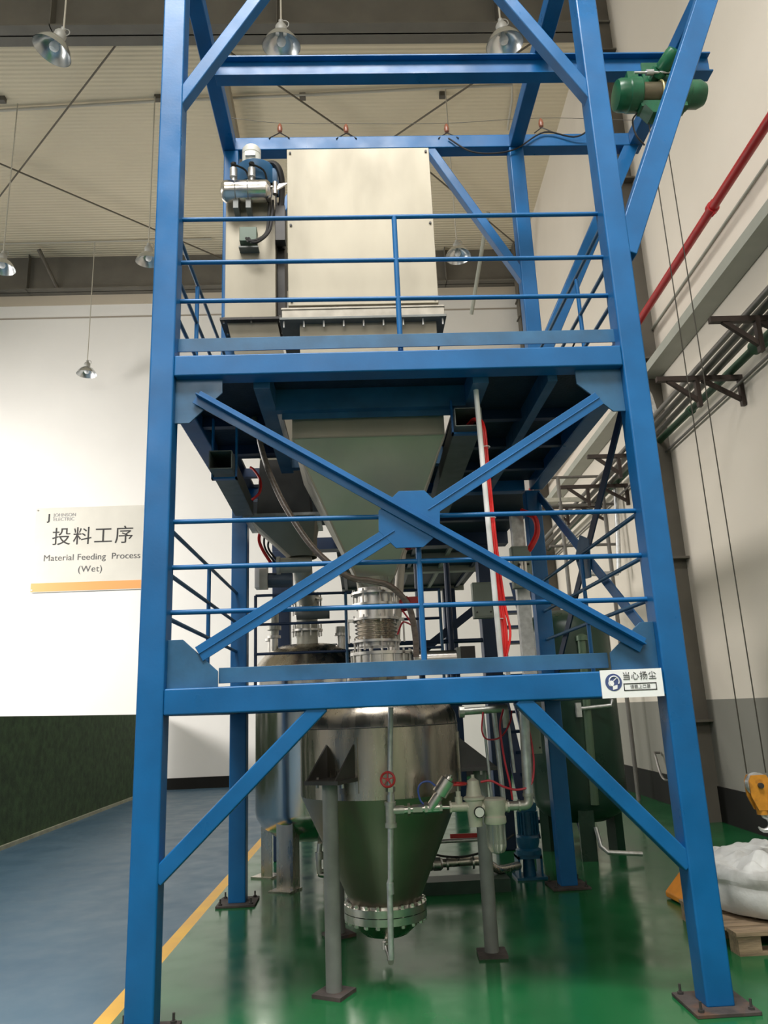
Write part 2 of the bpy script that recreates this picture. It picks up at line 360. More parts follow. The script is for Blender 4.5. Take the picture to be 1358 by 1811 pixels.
beam(0.195, W-PW-0.03, YR, YR+0.13, Z1a, Z1b); beam(0.195, W-PW-0.03, YR, YR+0.13, Z2a, Z2b)
for x in (0.005, W-0.135):
    beam(x, x+0.13, PW, YR, Z1a, Z1b); beam(x, x+0.13, PW, YR, Z2a, Z2b)
    beam(x, x+0.13, PW, 2.36, ZT0, ZT1)
beam(PW, 4.22, 0, 0.14, ZT0, ZT1); beam(0.02, 4.22, YU, YU+0.14, ZT0, ZT1)
beam(4.08, 4.22, 0.14, YU, ZT0, ZT1)
# joists and hopper frame below the upper deck
for x0, x1 in ((1.95, 2.05), (2.42, 2.48)):
    part(MB().box(x0, x1, 0.13, YR, 3.44, 3.575), 'joist', BLUED)
part(MB().box(0.60, 0.70, 0.13, 1.85, 3.44, 3.575), 'joist', BLUED)
part(MB().box(0.70, 1.95, 0.46, 0.53, 3.43, 3.575), 'joist', BLUED); part(MB().box(0.70, 1.95, 1.67, 1.75, 3.43, 3.575), 'joist', BLUED)
part(MB().box(0.735, 1.89, 0.53, 0.56, 3.425, 3.44).box(0.735, 1.89, 0.52, 0.53, 3.39, 3.44), 'hopper_seat', BLUED)
# decks
d = MB()
for a in ((0.13, 2.87, 0.13, 0.50, 3.578, 3.606), (0.13, 0.70, 0.50, 1.85, 3.578, 3.606), (1.93, 2.87, 0.50, 2.72, 3.578, 3.606), (0.92, 1.93, 1.70, 2.72, 3.578, 3.606), (0.13, 0.26, 1.85, 2.72, 3.578, 3.606), (0.26, 0.92, 2.68, 2.72, 3.578, 3.606)): d.box(*a)
part(d, 'deck_plate', DECK)['label'] = 'dark upper deck plate'
d = MB()
for a in ((0.13, 2.87, 0.13, 0.46, 1.612, 1.648), (0.13, 0.66, 0.46, 2.72, 1.612, 1.648), (1.98, 2.87, 0.46, 2.72, 1.612, 1.648), (0.66, 1.98, 1.75, 2.72, 1.612, 1.648)): d.box(*a)
part(d, 'deck_plate', DECK)['label'] = 'dark lower deck plate'
for y in (0.9, 1.5, 2.1):
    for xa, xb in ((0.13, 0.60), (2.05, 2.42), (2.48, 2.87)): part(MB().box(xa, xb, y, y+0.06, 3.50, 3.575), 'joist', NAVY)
# toe plates
part(MB().box(0.145, 2.875, 0.085, 0.092, 3.674, 3.763), 'toe_plate', BLUED, 0.002)
part(MB().box(0.420, 2.585, 0.085, 0.092, 1.682, 1.766), 'toe_plate', BLUED, 0.002)
# front railings: three bars and a stanchion
def rail(a, b, r=0.0145, name='rail', m=BLUE, parent=None): return part(MB().cyl(a, b, r, 12), name, m, 0, parent)
for zl, zr in ((4.621, 4.614), (4.307, 4.290), (4.034, 4.012)): rail((0.14, 0.11, zl), (W-0.14, 0.11, zr))
rail((1.512, 0.11, 3.66), (1.512, 0.11, 4.617), 0.017, 'stanchion')
for z in (2.597, 2.328, 2.071): rail((0.14, 0.11, z+0.012), (W-0.14, 0.11, z-0.010))
rail((1.556, 0.11, 1.70), (1.556, 0.11, 2.585), 0.017, 'stanchion')
# side and rear railings
for x in (0.10, 2.90):
    for z in (2.590, 2.322, 2.066): rail((x, 0.14, z), (x, YR+0.02, z), 0.0135, m=BLUED)
    for z in (4.57, 4.26, 3.99): rail((x, 0.14, z), (x, YU+0.02, z), 0.0135, m=BLUED)
    rail((x, 1.42, 1.65), (x, 1.42, 2.585), 0.0155, 'stanchion'); rail((x, 0.80, 3.60), (x, 0.80, 4.55), 0.0155, 'stanchion')
part(MB().box(0.097, 0.103, 0.14, YU, 3.642, 3.738), 'toe_plate', BLUED); part(MB().box(2.897, 2.903, 0.14, YU, 3.642, 3.738), 'toe_plate', BLUED)
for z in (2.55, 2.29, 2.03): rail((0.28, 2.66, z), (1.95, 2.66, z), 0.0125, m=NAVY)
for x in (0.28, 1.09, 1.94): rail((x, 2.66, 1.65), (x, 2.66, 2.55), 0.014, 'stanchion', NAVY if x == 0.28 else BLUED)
# gussets
def gus(pts, y=0.055, th=0.012): return part(MB().prism([(x, y, z) for x, z in pts], (0, th, 0)), 'gusset_plate', BLUED if y > 0.05 else BLUE, 0.002)
gus([(0.145, 3.476), (0.424, 3.476), (0.425, 3.385), (0.231, 3.196), (0.145, 3.196)])
gus([(2.855, 3.476), (2.572, 3.476), (2.574, 3.385), (2.780, 3.200), (2.855, 3.200)])
gus([(0.145, 1.662), (0.422, 1.662), (0.421, 1.747), (0.227, 1.925), (0.145, 1.925)])
gus([(2.855, 1.662), (2.590, 1.662), (2.590, 1.762), (2.780, 1.926), (2.855, 1.926)])
gus([(1.454, 2.735), (1.604, 2.735), (1.690, 2.640), (1.680, 2.482), (1.580, 2.397), (1.423, 2.397), (1.328, 2.500), (1.332, 2.620)], 0.045)
# crossed braces: channel with a raised lip
def brace(a, b, y, lip=True, wid=0.088):
    a, b = V((a[0], y, a[1])), V((b[0], y, b[1])); dr = (b-a).normalized(); n = V((-dr.z, 0, dr.x))
    if n.z < 0: n = -n
    m = MB(); m.obox((a+b)/2, dr, V((0, 1, 0)), n, (b-a).length/2, 0.004, wid/2)
    if lip:
        m.obox((a+b)/2 + n*0.006 - V((0, 0.024, 0)), dr, V((0, 1, 0)), n, (b-a).length/2, 0.024, 0.004)
    else:
        m.obox((a+b)/2 + n*0.002 - V((0, 0.006, 0)), dr, V((0, 1, 0)), n, (b-a).length/2, 0.004, 0.003)
    return part(m, 'cross_brace', BLUE, 0.0015)
brace((0.275, 3.355), (2.775, 1.795), 0.038, True)
brace((0.318, 1.842), (1.42, 2.497), 0.050, False); brace((1.62, 2.615), (2.70, 3.285), 0.050, False)
# knee braces of the front frame
def knee(a, b, y0=0.01, dp=0.09, wd=0.085): return part(MB().bar((a[0], y0+dp/2, a[1]), (b[0], y0+dp/2, b[1]), dp, wd), 'knee_brace', BLUE, 0.008)
knee((0.125, 0.720), (0.985, 1.545)); knee((2.060, 1.535), (2.875, 0.665))
knee((0.10, 5.44), (0.98, 6.90)); knee((2.90, 5.46), (2.02, 6.90))
knee((2.97, 4.27), (4.08, 6.95), 0.005, 0.12, 0.15)
knee((2.97, 4.60), (4.12, 6.95), YU+0.006, 0.12, 0.14)
knee((0.12, 5.40), (0.98, 6.95), YU+0.012, 0.10, 0.085); knee((2.90, 5.42), (2.05, 6.95), YU+0.012, 0.10, 0.085)
# X braces in the right side frame
for (ya, za), (yb, zb) in (((0.14, 3.46), (YR+0.05, 1.70)), ((YR+0.05, 3.44), (0.14, 1.70))):
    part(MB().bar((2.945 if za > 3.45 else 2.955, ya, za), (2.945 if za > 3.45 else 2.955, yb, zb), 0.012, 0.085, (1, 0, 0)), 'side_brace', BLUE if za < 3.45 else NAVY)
part(MB().prism([(2.936, 1.30, 2.68), (2.936, 1.52, 2.76), (2.936, 1.70, 2.62), (2.936, 1.58, 2.42), (2.936, 1.36, 2.40)], (0.008, 0, 0)), 'gusset_plate', BLUED)
# runway I-beam
m = MB(); yb = 1.14
m.box(0.14, 4.40, yb-0.06, yb+0.06, 6.712, 6.726).box(0.14, 4.40, yb-0.06, yb+0.06, 6.898, 6.912).box(0.14, 4.40, yb-0.006, yb+0.006, 6.726, 6.898)
part(m, 'runway_beam', BLUE, 0.002)

# ------------------------------------------------------------------ stainless feed hopper
HX0, HX1 = 0.778, 1.832
H = thing('feed_hopper', (1.315, 1.25, 3.61), 'square stainless feed hopper on the upper deck with funnel below it', 'hopper')
b = MB().box(HX0, HX1, 0.58, 1.62, 4.257, 5.545).build('box_body', STEELM, H, bevel=0.004)
for x in (HX0+0.025, HX1-0.025):
    for z in (5.51, 4.90, 4.29): MB().cyl((x, 0.572, z), (x, 0.581, z), 0.009, 10).build('screw', DARKP, b)
MB().box(0.738, 1.860, 0.535, 1.66, 4.138, 4.20).box(0.733, 1.864, 0.53, 1.67, 4.20, 4.214).build('channel_frame', GALVD, H, bevel=0.002)
m = MB().box(0.722, 1.872, 0.52, 1.68, 4.118, 4.136)
rim = m.build('rim_flange', GREYP, H, bevel=0.002)
for k in range(9): MB().cyl((0.75+k*0.137, 0.545, 4.07), (0.75+k*0.137, 0.545, 4.15), 0.0065, 8).build('bolt', GALV, rim)
MB().box(0.855, 1.806, 0.585, 1.60, 3.60, 4.118).build('collar', STEELM, H, bevel=0.003)
def sqpts(x0, x1, y0, y1, z, n=32):
    cx, cy, hx, hy = (x0+x1)/2, (y0+y1)/2, (x1-x0)/2, (y1-y0)/2; out = []
    for k in range(n):
        a = 2*pi*k/n+pi/4; c, s_ = cos(a), sin(a); q = max(abs(c), abs(s_)); out.append((cx+hx*c/q, cy+hy*s_/q, z))
    return out
cpts = lambda cx, cy, r, z, n=32: [(cx+r*cos(2*pi*k/n+pi/4), cy+r*sin(2*pi*k/n+pi/4), z) for k in range(n)]
MB().loft(sqpts(0.797, 1.813, 0.57, 1.63, 3.60), sqpts(0.797, 1.813, 0.57, 1.63, 3.272), False, False).build('skirt', STEELM, H)
fn = MB(); fn.loft([(0.797, 0.57, 3.273), (1.813, 0.57, 3.273), (1.813, 1.63, 3.273), (0.797, 1.63, 3.273)], [(1.19, 0.965, 2.40), (1.455, 0.965, 2.40), (1.455, 1.235, 2.40), (1.19, 1.235, 2.40)], False, False)
fn.loft(sqpts(1.19, 1.455, 0.965, 1.235, 2.401), cpts(1.322, 1.10, 0.125, 2.33), False, False)
fn = fn.build('funnel', mat('dull_funnel_stainless', (0.40, 0.38, 0.31), 0.36, 0.6, 0.10, 2.5, rvar=0.07, bump=0.02, bscale=8), H, smooth=False)
for xa, xb in ((0.797, 1.19), (1.813, 1.455)): MB().cyl((xa, 0.57, 3.273), (xb, 0.965, 2.40), 0.007, 8).build('corner_weld', STEELM, fn)
MB().cyl((0.797, 0.57, 3.273), (1.813, 0.57, 3.273), 0.006, 8).build('edge_weld', STEELM, fn)
CX, CY = 1.318, 1.10
def flange(mb, z, r, th=0.016): mb.lathe((CX, CY, 0), [(r, z), (r, z+th)], n=36); return mb
p = MB().lathe((CX, CY, 0), [(0.122, 1.93), (0.122, 2.37)], n=32).build('outlet_pipe', CHROME, H)
for z in (2.285, 2.205, 2.105, 1.955):
    f = MB(); flange(f, z, 0.168); f.build('flange', CHROME, p)
for z0, z1, nm in ((2.19, 2.32, 8), (2.09, 2.14, 8), (1.90, 1.99, 8)):
    for k in range(nm):
        t = 2*pi*k/nm+0.2; MB().cyl((CX+0.153*cos(t), CY+0.153*sin(t), z0), (CX+0.153*cos(t), CY+0.153*sin(t), z1), 0.007, 8).build('tie_bolt', CHROME, p)
prof = []
for k in range(41):
    z = 1.972+0.130*k/40; prof.append((0.136+0.012*cos(k/40*2*pi*5), z))
MB().lathe((CX, CY, 0), prof, n=36).build('bellows', STEEL, H)
for sx in (-1, 1):
    MB().cyl((CX+sx*0.19, CY-0.03, 1.955), (CX+sx*0.19, CY-0.03, 2.12), 0.006, 8).box(CX+sx*0.175-0.02, CX+sx*0.175+0.02, CY-0.05, CY-0.01, 2.10, 2.118).build('tie_rod', CHROME, H)
g = MB().lathe((CX+0.03, CY, 0), [(0.200, 1.775), (0.200, 1.868)], n=36).build('gate_valve_body', CHROME, H)
MB().lathe((CX+0.03, CY, 0), [(0.216, 1.868), (0.216, 1.888)], n=36).bolts((CX+0.03, CY, 0), (0, 0, 1), 0.205, 16, 0.007, 1.77, 1.905).build('flange', CHROME, g)
MB().lathe((CX+0.03, CY, 0), [(0.216, 1.76), (0.216, 1.778)], n=36).build('flange', CHROME, g)
a = MB().cyl((1.60, CY, 1.83), (1.86, CY, 1.83), 0.058, 24).build('gate_actuator', CHROME, H)
MB().box(1.572, 1.600, CY-0.07, CY+0.07, 1.76, 1.90).build('end_plate', CHROME, a); MB().box(1.86, 1.885, CY-0.07, CY+0.07, 1.76, 1.90).build('end_plate', GREYP, a)
MB().box(1.885, 1.985, CY-0.07, CY+0.06, 1.77, 1.905).build('valve_block', BLACK, a)

# ------------------------------------------------------------------ dust filter unit at the left of the hopper
D = thing('dust_filter_unit', (0.36, 1.95, 3.61), 'narrow stainless dust filter column with white motor and blue fan', 'dust filter')
body = MB().box(0.130, 0.570, 1.75, 2.14, 4.815, 6.12).build('filter_column', STEELM, D, bevel=0.004)
MB().box(0.575, 0.64, 1.86, 2.10, 4.83, 6.05).build('side_duct', DARKP, D)
fr = MB(); fr.box(0.095, 0.635, 1.715, 1.775, 4.790, 4.812).box(0.095, 0.155, 1.775, 2.16, 4.790, 4.812).box(0.575, 0.635, 1.775, 2.16, 4.790, 4.812)
fr = fr.build('base_flange', DARKP, D)
for q in ((0.125, 1.745), (0.36, 1.745), (0.605, 1.745), (0.125, 1.95), (0.605, 1.95)): MB().cyl((q[0], q[1], 4.772), (q[0], q[1], 4.83), 0.008, 8).build('bolt', CHROME, fr)
MB().loft(sqpts(0.150, 0.580, 1.775, 2.14, 4.79), sqpts(0.40, 0.80, 2.02, 2.40, 3.62), False, False).build('funnel', STEELM, D)
MB().loft(sqpts(0.40, 0.80, 2.02, 2.40, 3.62), sqpts(0.36, 0.82, 2.12, 2.58, 3.16), False, False).build('transition_duct', DARKP, D)  # dark colour stands in for the shade under the deck on this duct
MB().box(0.25, 0.90, 2.05, 2.66, 3.13, 3.155).build('duct_flange', GALV, D)
MB().loft(sqpts(0.30, 0.86, 2.10, 2.62, 3.13), cpts(0.72, 2.45, 0.13, 2.84), False, False).build('outlet_cone', STEELM, D)
op = MB().tube(curve_pts([(0.72, 2.45, 2.85), (0.72, 2.5, 2.72), (0.71, 2.9, 2.62), (0.69, 3.40, 2.60)], 6), 0.085, 18).build('outlet_pipe', CREAM, D)
MB().cyl((0.50, 2.40, 2.77), (0.80, 2.40, 2.77), 0.068, 20).lathe((0.50, 2.40, 2.77), [(0.078, 0), (0.078, 0.03)], (1, 0, 0)).build('rotary_valve', CREAM, D)
tk = MB().lathe((0.105, 1.63, 5.995), [(0.03, 0), (0.075, 0.012), (0.095, 0.035), (0.098, 0.05), (0.098, 0.40), (0.095, 0.415), (0.075, 0.438), (0.03, 0.45)], (1, 0, 0), 28).build('air_tank', STEELP, D)
for x in (0.24, 0.35): MB().torus((x, 1.63, 5.995), (1, 0, 0), 0.0985, 0.004, 28, 6).build('band', GREYP, tk); MB().box(x-0.022, x+0.022, 1.60, 1.76, 5.81, 5.905).build('cradle', GREYP, tk)
for x in (0.215, 0.375):
    v = MB().cyl((x, 1.63, 6.08), (x, 1.63, 6.14), 0.018, 12).cyl((x, 1.63, 6.14), (x, 1.63, 6.23), 0.034, 16).build('pulse_valve', GALV, D)
    MB().cyl((x, 1.63, 6.23), (x, 1.63, 6.29), 0.024, 12).build('solenoid_coil', BLACK, v)
    MB().tube(curve_pts([(x, 1.63, 6.28), (x-0.01, 1.60, 6.26), (x+0.10, 1.66, 6.24), (x+0.13, 1.72, 6.15)], 5), 0.009, 8).build('valve_cable', BLACK, v)
MB().lathe((0.385, 1.88, 6.18), [(0.20, 0), (0.20, 0.19), (0.185, 0.215), (0.10, 0.22)], n=40).box(0.46, 0.585, 1.76, 1.96, 6.18, 6.34).build('fan_housing', FANB, D)
mt = MB().lathe((0.345, 1.84, 6.395), [(0.086, 0), (0.086, 0.14), (0.080, 0.145), (0.086, 0.15), (0.086, 0.20), (0.07, 0.225), (0.02, 0.235)], n=28).build('fan_motor', MOTORW, D)
MB().box(0.30, 0.39, 1.735, 1.78, 6.465, 6.505).build('terminal_box', GALV, mt)
MB().tube(curve_pts([(0.46, 1.80, 6.41), (0.57, 1.76, 6.38), (0.625, 1.76, 6.25), (0.625, 1.80, 6.05), (0.60, 1.82, 5.80), (0.62, 1.85, 5.55)], 6), 0.028, 10).build('flexible_hose', BLACK, D)
MB().box(0.575, 0.66, 1.70, 1.80, 5.55, 5.90).build('cable_duct', DARKP, D)
MB().cyl((0.53, 1.62, 6.03), (0.62, 1.62, 6.03), 0.012, 10).cyl((0.585, 1.60, 5.94), (0.585, 1.60, 6.06), 0.022, 12).prism([(0.60, 1.59, 5.98), (0.70, 1.59, 6.05), (0.62, 1.59, 6.04)], (0, 0.02, 0)).build('pressure_gauge_tap', CHROME, D)
MB().box(0.265, 0.415, 1.66, 1.752, 5.52, 5.66).build('junction_box', mat('dull_green_box', (0.11, 0.16, 0.12), 0.45), D, bevel=0.006)
MB().box(0.26, 0.43, 1.66, 1.752, 5.455, 5.468).box(0.26, 0.27, 1.72, 1.752, 5.468, 5.52).build('box_bracket', GREYP, D)
for k in (0, 1):
    MB().tube(curve_pts([(0.33+0.02*k, 1.64, 5.53), (0.36+0.02*k, 1.60, 5.475-0.01*k), (0.44, 1.60, 5.49-0.02*k), (0.505+0.02*k, 1.63, 5.58), (0.52+0.03*k, 1.66, 5.75), (0.525+0.03*k, 1.70, 5.95)], 6), 0.013, 8).build('control_cable', BLACK, D)

# ------------------------------------------------------------------ conical pressure vessel under the platform
PC = V((1.31, 1.10, 0)); PR = 0.525
P = thing('pressure_vessel', PC, 'brown stainless vessel with conical base on grey pipe legs', 'vessel')
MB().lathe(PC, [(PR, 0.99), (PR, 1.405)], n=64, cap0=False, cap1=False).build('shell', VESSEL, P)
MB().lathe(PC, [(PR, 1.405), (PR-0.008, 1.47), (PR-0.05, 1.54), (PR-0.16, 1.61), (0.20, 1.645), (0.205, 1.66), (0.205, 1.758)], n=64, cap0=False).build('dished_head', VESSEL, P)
MB().torus(PC+V((0, 0, 1.405)), (0, 0, 1), PR+0.0005, 0.004, 64, 6).build('weld_seam', DARKP, P)
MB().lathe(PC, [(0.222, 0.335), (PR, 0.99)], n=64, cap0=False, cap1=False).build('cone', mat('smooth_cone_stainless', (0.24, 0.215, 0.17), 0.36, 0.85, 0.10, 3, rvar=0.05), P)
nk = MB().lathe(PC, [(0.226, 0.300), (0.226, 0.345)], n=48).build('neck', CHROME, P)
for z in (0.243, 0.290):
    MB().lathe(PC, [(0.262, z), (0.262, z+0.042)], n=48).build('flange', CHROME, nk)
for k in range(20):
    t = 2*pi*k/20+0.1; q = PC+0.243*V((cos(t), sin(t), 0))
    MB().cyl(q+V((0, 0, 0.222)), q+V((0, 0, 0.352)), 0.010, 8).cyl(q+V((0, 0, 0.332)), q+V((0, 0, 0.346)), 0.017, 6).cyl(q+V((0, 0, 0.226)), q+V((0, 0, 0.24)), 0.017, 6).build('bolt', CHROME, nk)
MB().lathe(PC, [(0.225, 0.245), (0.20, 0.20), (0.14, 0.150), (0.06, 0.128), (0.02, 0.125)], n=40).build('bottom_dish', VESSEL, P)
MB().cyl(PC+V((0, 0, 0.13)), PC+V((0, 0, 0.09)), 0.022, 14).build('drain_nozzle', CHROME, P)
for ang in (-118.5, -3.0, 119.0):
    a = rad(ang); R = V((cos(a), sin(a), 0)); Tn = V((-sin(a), cos(a), 0)); Z = V((0, 0, 1)); f = PC+R*0.655
    lg = MB().cyl(f+Z*0.01, f+Z*1.100, 0.045, 24).build('leg', GREYP, P)
    MB().obox(f+Z*0.010, R, Tn, Z, 0.09, 0.09, 0.010).build('foot_plate', RUST, lg)
    br = MB().obox(f+Z*1.112-R*0.02, R, Tn, Z, 0.125, 0.115, 0.011).build('bracket_plate', DARKP, P)
    pd = MB()
    for k in range(8):
        t0, t1 = a-0.22+0.44*k/8, a-0.22+0.44*(k+1)/8
        q = [PC+(PR+dr)*V((cos(t), sin(t), 0))+Z*z for z in (1.03, 1.35) for dr, t in ((0.0, t0), (0.009, t0), (0.009, t1), (0.0, t1))]
        pd.quadbox([q[0], q[1], q[2], q[3], q[4], q[5], q[6], q[7]])
    pd.build('wear_pad', VESSEL, P)
    for s_ in (-1, 1):
        base = PC+Tn*s_*0.09+Z*1.122
        MB().prism([base+R*(PR-0.01), base+R*0.76, base+R*(PR-0.01)+Z*0.20], Tn*0.010*s_).build('bracket_gusset', DARKP, P)
    for s_ in (-1, 1): MB().cyl(f+Tn*s_*0.085+Z*1.075, f+Tn*s_*0.085+Z*1.135, 0.009, 8).build('bolt', CHROME, br)
# drain run beneath
t = thing('drain_pipe', (1.33, 0.9, 0.0), 'short stainless drain spout hanging under the vessel flange', 'pipe')
MB().tube(curve_pts([(1.31, 1.09, 0.10), (1.31, 1.07, 0.075), (1.32, 0.98, 0.06), (1.325, 0.86, 0.05)], 5), 0.018, 12).build('spout', CHROME, t)
MB().cyl((1.31, 1.09, 0.06), (1.31, 1.09, 0.10), 0.030, 12).build('union', CHROME, t)

# ------------------------------------------------------------------ compressed air line in front of the vessel
A = thing('air_line', (1.35, 0.48, 0.16), 'galvanised vertical pipe with red wheels, regulator and filter bowl', 'pipe assembly')
ya = 0.485
MB().tube([(1.372, ya, 1.52), (1.352, ya, 1.16)], 0.0165, 16).build('vertical_pipe', GALV, A)
MB().tube([(1.343, ya, 0.86), (1.332, ya, 0.58), (1.325, ya, 0.56), (1.318, ya, 0.17)], 0.0165, 16).cyl((1.328, ya, 0.50), (1.327, ya, 0.56), 0.020, 14).build('vertical_pipe', GALV, A)
MB().cyl((1.352, ya, 1.03), (1.352, ya, 1.16), 0.020, 16).cyl((1.35, ya, 1.045), (1.351, ya, 1.075), 0.028, 6).cyl((1.35, ya, 1.10), (1.351, ya, 1.12), 0.026, 6).cyl((1.35, ya, 0.985), (1.35, ya, 1.03), 0.024, 16).build('globe_valve', CHROME, A)
def wheel(c, ax, R, parent, m=REDP):
    ax = V(ax).normalized(); mb = MB(); mb.torus(c, ax, R, R*0.17, 24, 8); mb.cyl(V(c)-ax*R*0.2, V(c)+ax*R*0.25, R*0.25, 12)
    ref = V((0, 0, 1)) if abs(ax.z) < 0.9 else V((1, 0, 0)); u = (ref-ax*ref.dot(ax)).normalized(); v = ax.cross(u)
    for k in range(5):
        t = 2*pi*k/5; mb.bar(c, V(c)+R*0.92*(cos(t)*u+sin(t)*v), R*0.22, R*0.16, ax)
    return mb.build('handwheel', m, parent)
wheel((1.335, ya-0.075, 1.118), (-0.25, -1, 0.1), 0.040, A)['label'] = 'red handwheel'
MB().cyl((1.345, ya, 1.115), (1.335, ya-0.08, 1.118), 0.008, 10).build('valve_stem', CHROME, A)
MB().cyl((1.346, ya, 0.86), (1.346, ya, 0.985), 0.029, 18).cyl((1.346, ya, 0.942), (1.425, ya, 0.942), 0.025, 16).cyl((1.346, ya, 0.85), (1.346, ya, 0.875), 0.034, 18).cyl((1.346, ya, 0.97), (1.346, ya, 0.99), 0.034, 18).build('tee', IRON, A)
MB().cyl((1.42, ya, 0.942), (1.56, ya, 0.945), 0.020, 16).cyl((1.445, ya, 0.942), (1.460, ya, 0.942), 0.036, 6).cyl((1.475, ya, 0.942), (1.53, ya, 0.942), 0.027, 6).build('union', CHROME, A)
av = MB().cyl((1.54, ya, 0.945), (1.645, ya, 0.947), 0.028, 16).cyl((1.545, ya, 0.945), (1.56, ya, 0.945), 0.036, 6).cyl((1.63, ya, 0.947), (1.645, ya, 0.947), 0.034, 6).cyl((1.575, ya, 0.94), (1.628, ya-0.01, 1.012), 0.030, 18).build('angle_seat_valve', CHROME, A)
MB().cyl((1.620, ya-0.01, 1.002), (1.640, ya-0.012, 1.03), 0.024, 14).cyl((1.634, ya-0.012, 1.022), (1.690, ya-0.02, 1.098), 0.046, 24).cyl((1.69, ya-0.02, 1.098), (1.700, ya-0.02, 1.112), 0.030, 18).cyl((1.700, ya-0.02, 1.112), (1.708, ya-0.02, 1.123), 0.011, 10).build('actuator_head', CHROME, av)
MB().tube(curve_pts([(1.62, ya, 1.06), (1.58, ya, 1.09), (1.535, ya, 1.085), (1.512, ya, 1.05), (1.522, ya, 0.99), (1.545, ya, 0.965)], 6), 0.0055, 8).build('blue_air_tube', BLUEH, av)
MB().cyl((1.64, ya, 0.947), (1.70, ya, 0.945), 0.012, 12).build('nipple', CHROME, A)
gv = MB().cyl((1.690, ya, 0.945), (1.80, ya, 0.943), 0.027, 18).cyl((1.745, ya, 0.945), (1.745, ya, 1.00), 0.022, 16).cyl((1.745, ya, 0.995), (1.745, ya, 1.03), 0.015, 12).cyl((1.745, ya, 1.03), (1.745, ya, 1.075), 0.006, 8).cyl((1.69, ya, 0.945), (1.70, ya, 0.945), 0.034, 8).cyl((1.79, ya, 0.943), (1.80, ya, 0.943), 0.034, 8).build('gate_valve', CREAM, A)
wheel((1.745, ya, 1.070), (0, 0, 1), 0.048, A)['label'] = 'red handwheel'
rg = MB().cyl((1.80, ya, 0.938), (1.90, ya, 0.936), 0.032, 18).lathe((1.835, ya, 0), [(0.038, 0.835), (0.040, 0.86), (0.044, 0.90), (0.048, 0.93), (0.052, 0.975), (0.064, 0.982), (0.064, 0.994), (0.046, 1.002), (0.037, 1.06), (0.034, 1.085), (0.020, 1.094), (0.010, 1.10), (0.010, 1.118)], n=28).build('pressure_regulator', CREAM, A)
MB().lathe((1.852, ya-0.052, 0.918), [(0.030, 0), (0.032, 0.012), (0.032, 0.02)], (0, -1, 0), 24).build('gauge_rim', BLACK, rg)
MB().lathe((1.852, ya-0.072, 0.918), [(0.026, 0), (0.026, 0.002)], (0, -1, 0), 24).bar((1.845, ya-0.0755, 0.926), (1.860, ya-0.0755, 0.906), 0.001, 0.003).build('gauge_face', DIAL, rg)
ft = MB().cyl((1.89, ya, 0.936), (2.03, ya, 0.936), 0.030, 18).lathe((1.950, ya, 0), [(0.060, 0.845), (0.064, 0.852), (0.064, 0.882), (0.058, 0.888), (0.058, 0.90), (0.066, 0.915), (0.070, 0.975), (0.060, 0.985)], n=28).build('air_filter', CREAM, A)
MB().lathe((1.950, ya, 0), [(0.012, 0.682), (0.040, 0.692), (0.054, 0.715), (0.056, 0.745), (0.056, 0.85)], n=28).build('filter_bowl', GLASS, ft)
MB().cyl((2.02, ya, 0.936), (2.10, ya, 0.936), 0.026, 16).cyl((2.025, ya, 0.936), (2.035, ya, 0.936), 0.036, 8).cyl((2.09, ya, 0.936), (2.10, ya, 0.936), 0.034, 8).build('union', IRON, A)
MB().tube(curve_pts([(2.10, ya, 0.936), (2.135, ya, 0.938), (2.152, ya, 0.955), (2.155, ya, 0.99)], 5), 0.028, 16).cyl((2.155, ya, 0.985), (2.155, ya, 1.002), 0.034, 16).build('elbow', IRON, A)
MB().cyl((2.155, ya, 1.00), (2.170, ya, 1.50), 0.030, 18).build('riser_pipe', GALV, A)
MB().tube(curve_pts([(1.88, ya, 1.075), (1.94, ya-0.01, 1.08), (2.01, ya-0.02, 1.045), (2.09, ya-0.02, 1.025), (2.17, ya-0.02, 1.05), (2.20, ya-0.01, 1.15), (2.20, ya, 1.28), (2.18, ya, 1.45)], 6), 0.0065, 8).build('red_air_tube', PINKH, A)
MB().tube(curve_pts([(2.05, ya+0.02, 1.48), (2.02, ya, 1.38), (2.03, ya, 1.20), (2.05, ya-0.01, 1.06), (2.06, ya, 0.97)], 6), 0.006, 8).build('red_air_tube', PINKH, A)
MB().tube(curve_pts([(1.94, ya+0.1, 1.47), (1.925, ya+0.1, 1.36), (1.95, ya+0.08, 1.31), (2.03, ya+0.06, 1.32), (2.10, ya+0.1, 1.40), (2.12, ya+0.12, 1.47)], 6), 0.005, 8).build('red_air_tube', PINKH, A)
for x, r in ((1.975, 0.009), (2.045, 0.016), (2.125, 0.010)): MB().cyl((x, ya+0.22, 0.94 if x < 2.1 else 1.1), (x-0.02, ya+0.22, 1.50), r, 12).build('thin_conduit', GALV, A)
MB().cyl((1.80, ya+0.15, 1.475), (2.10, ya+0.15, 1.485), 0.022, 14).cyl((1.80, ya+0.15, 1.475), (1.83, ya+0.15, 1.475), 0.035, 10).cyl((2.08, ya+0.12, 1.37), (2.08, ya+0.12, 1.48), 0.022, 12).build('header_pipe', IRON, A)

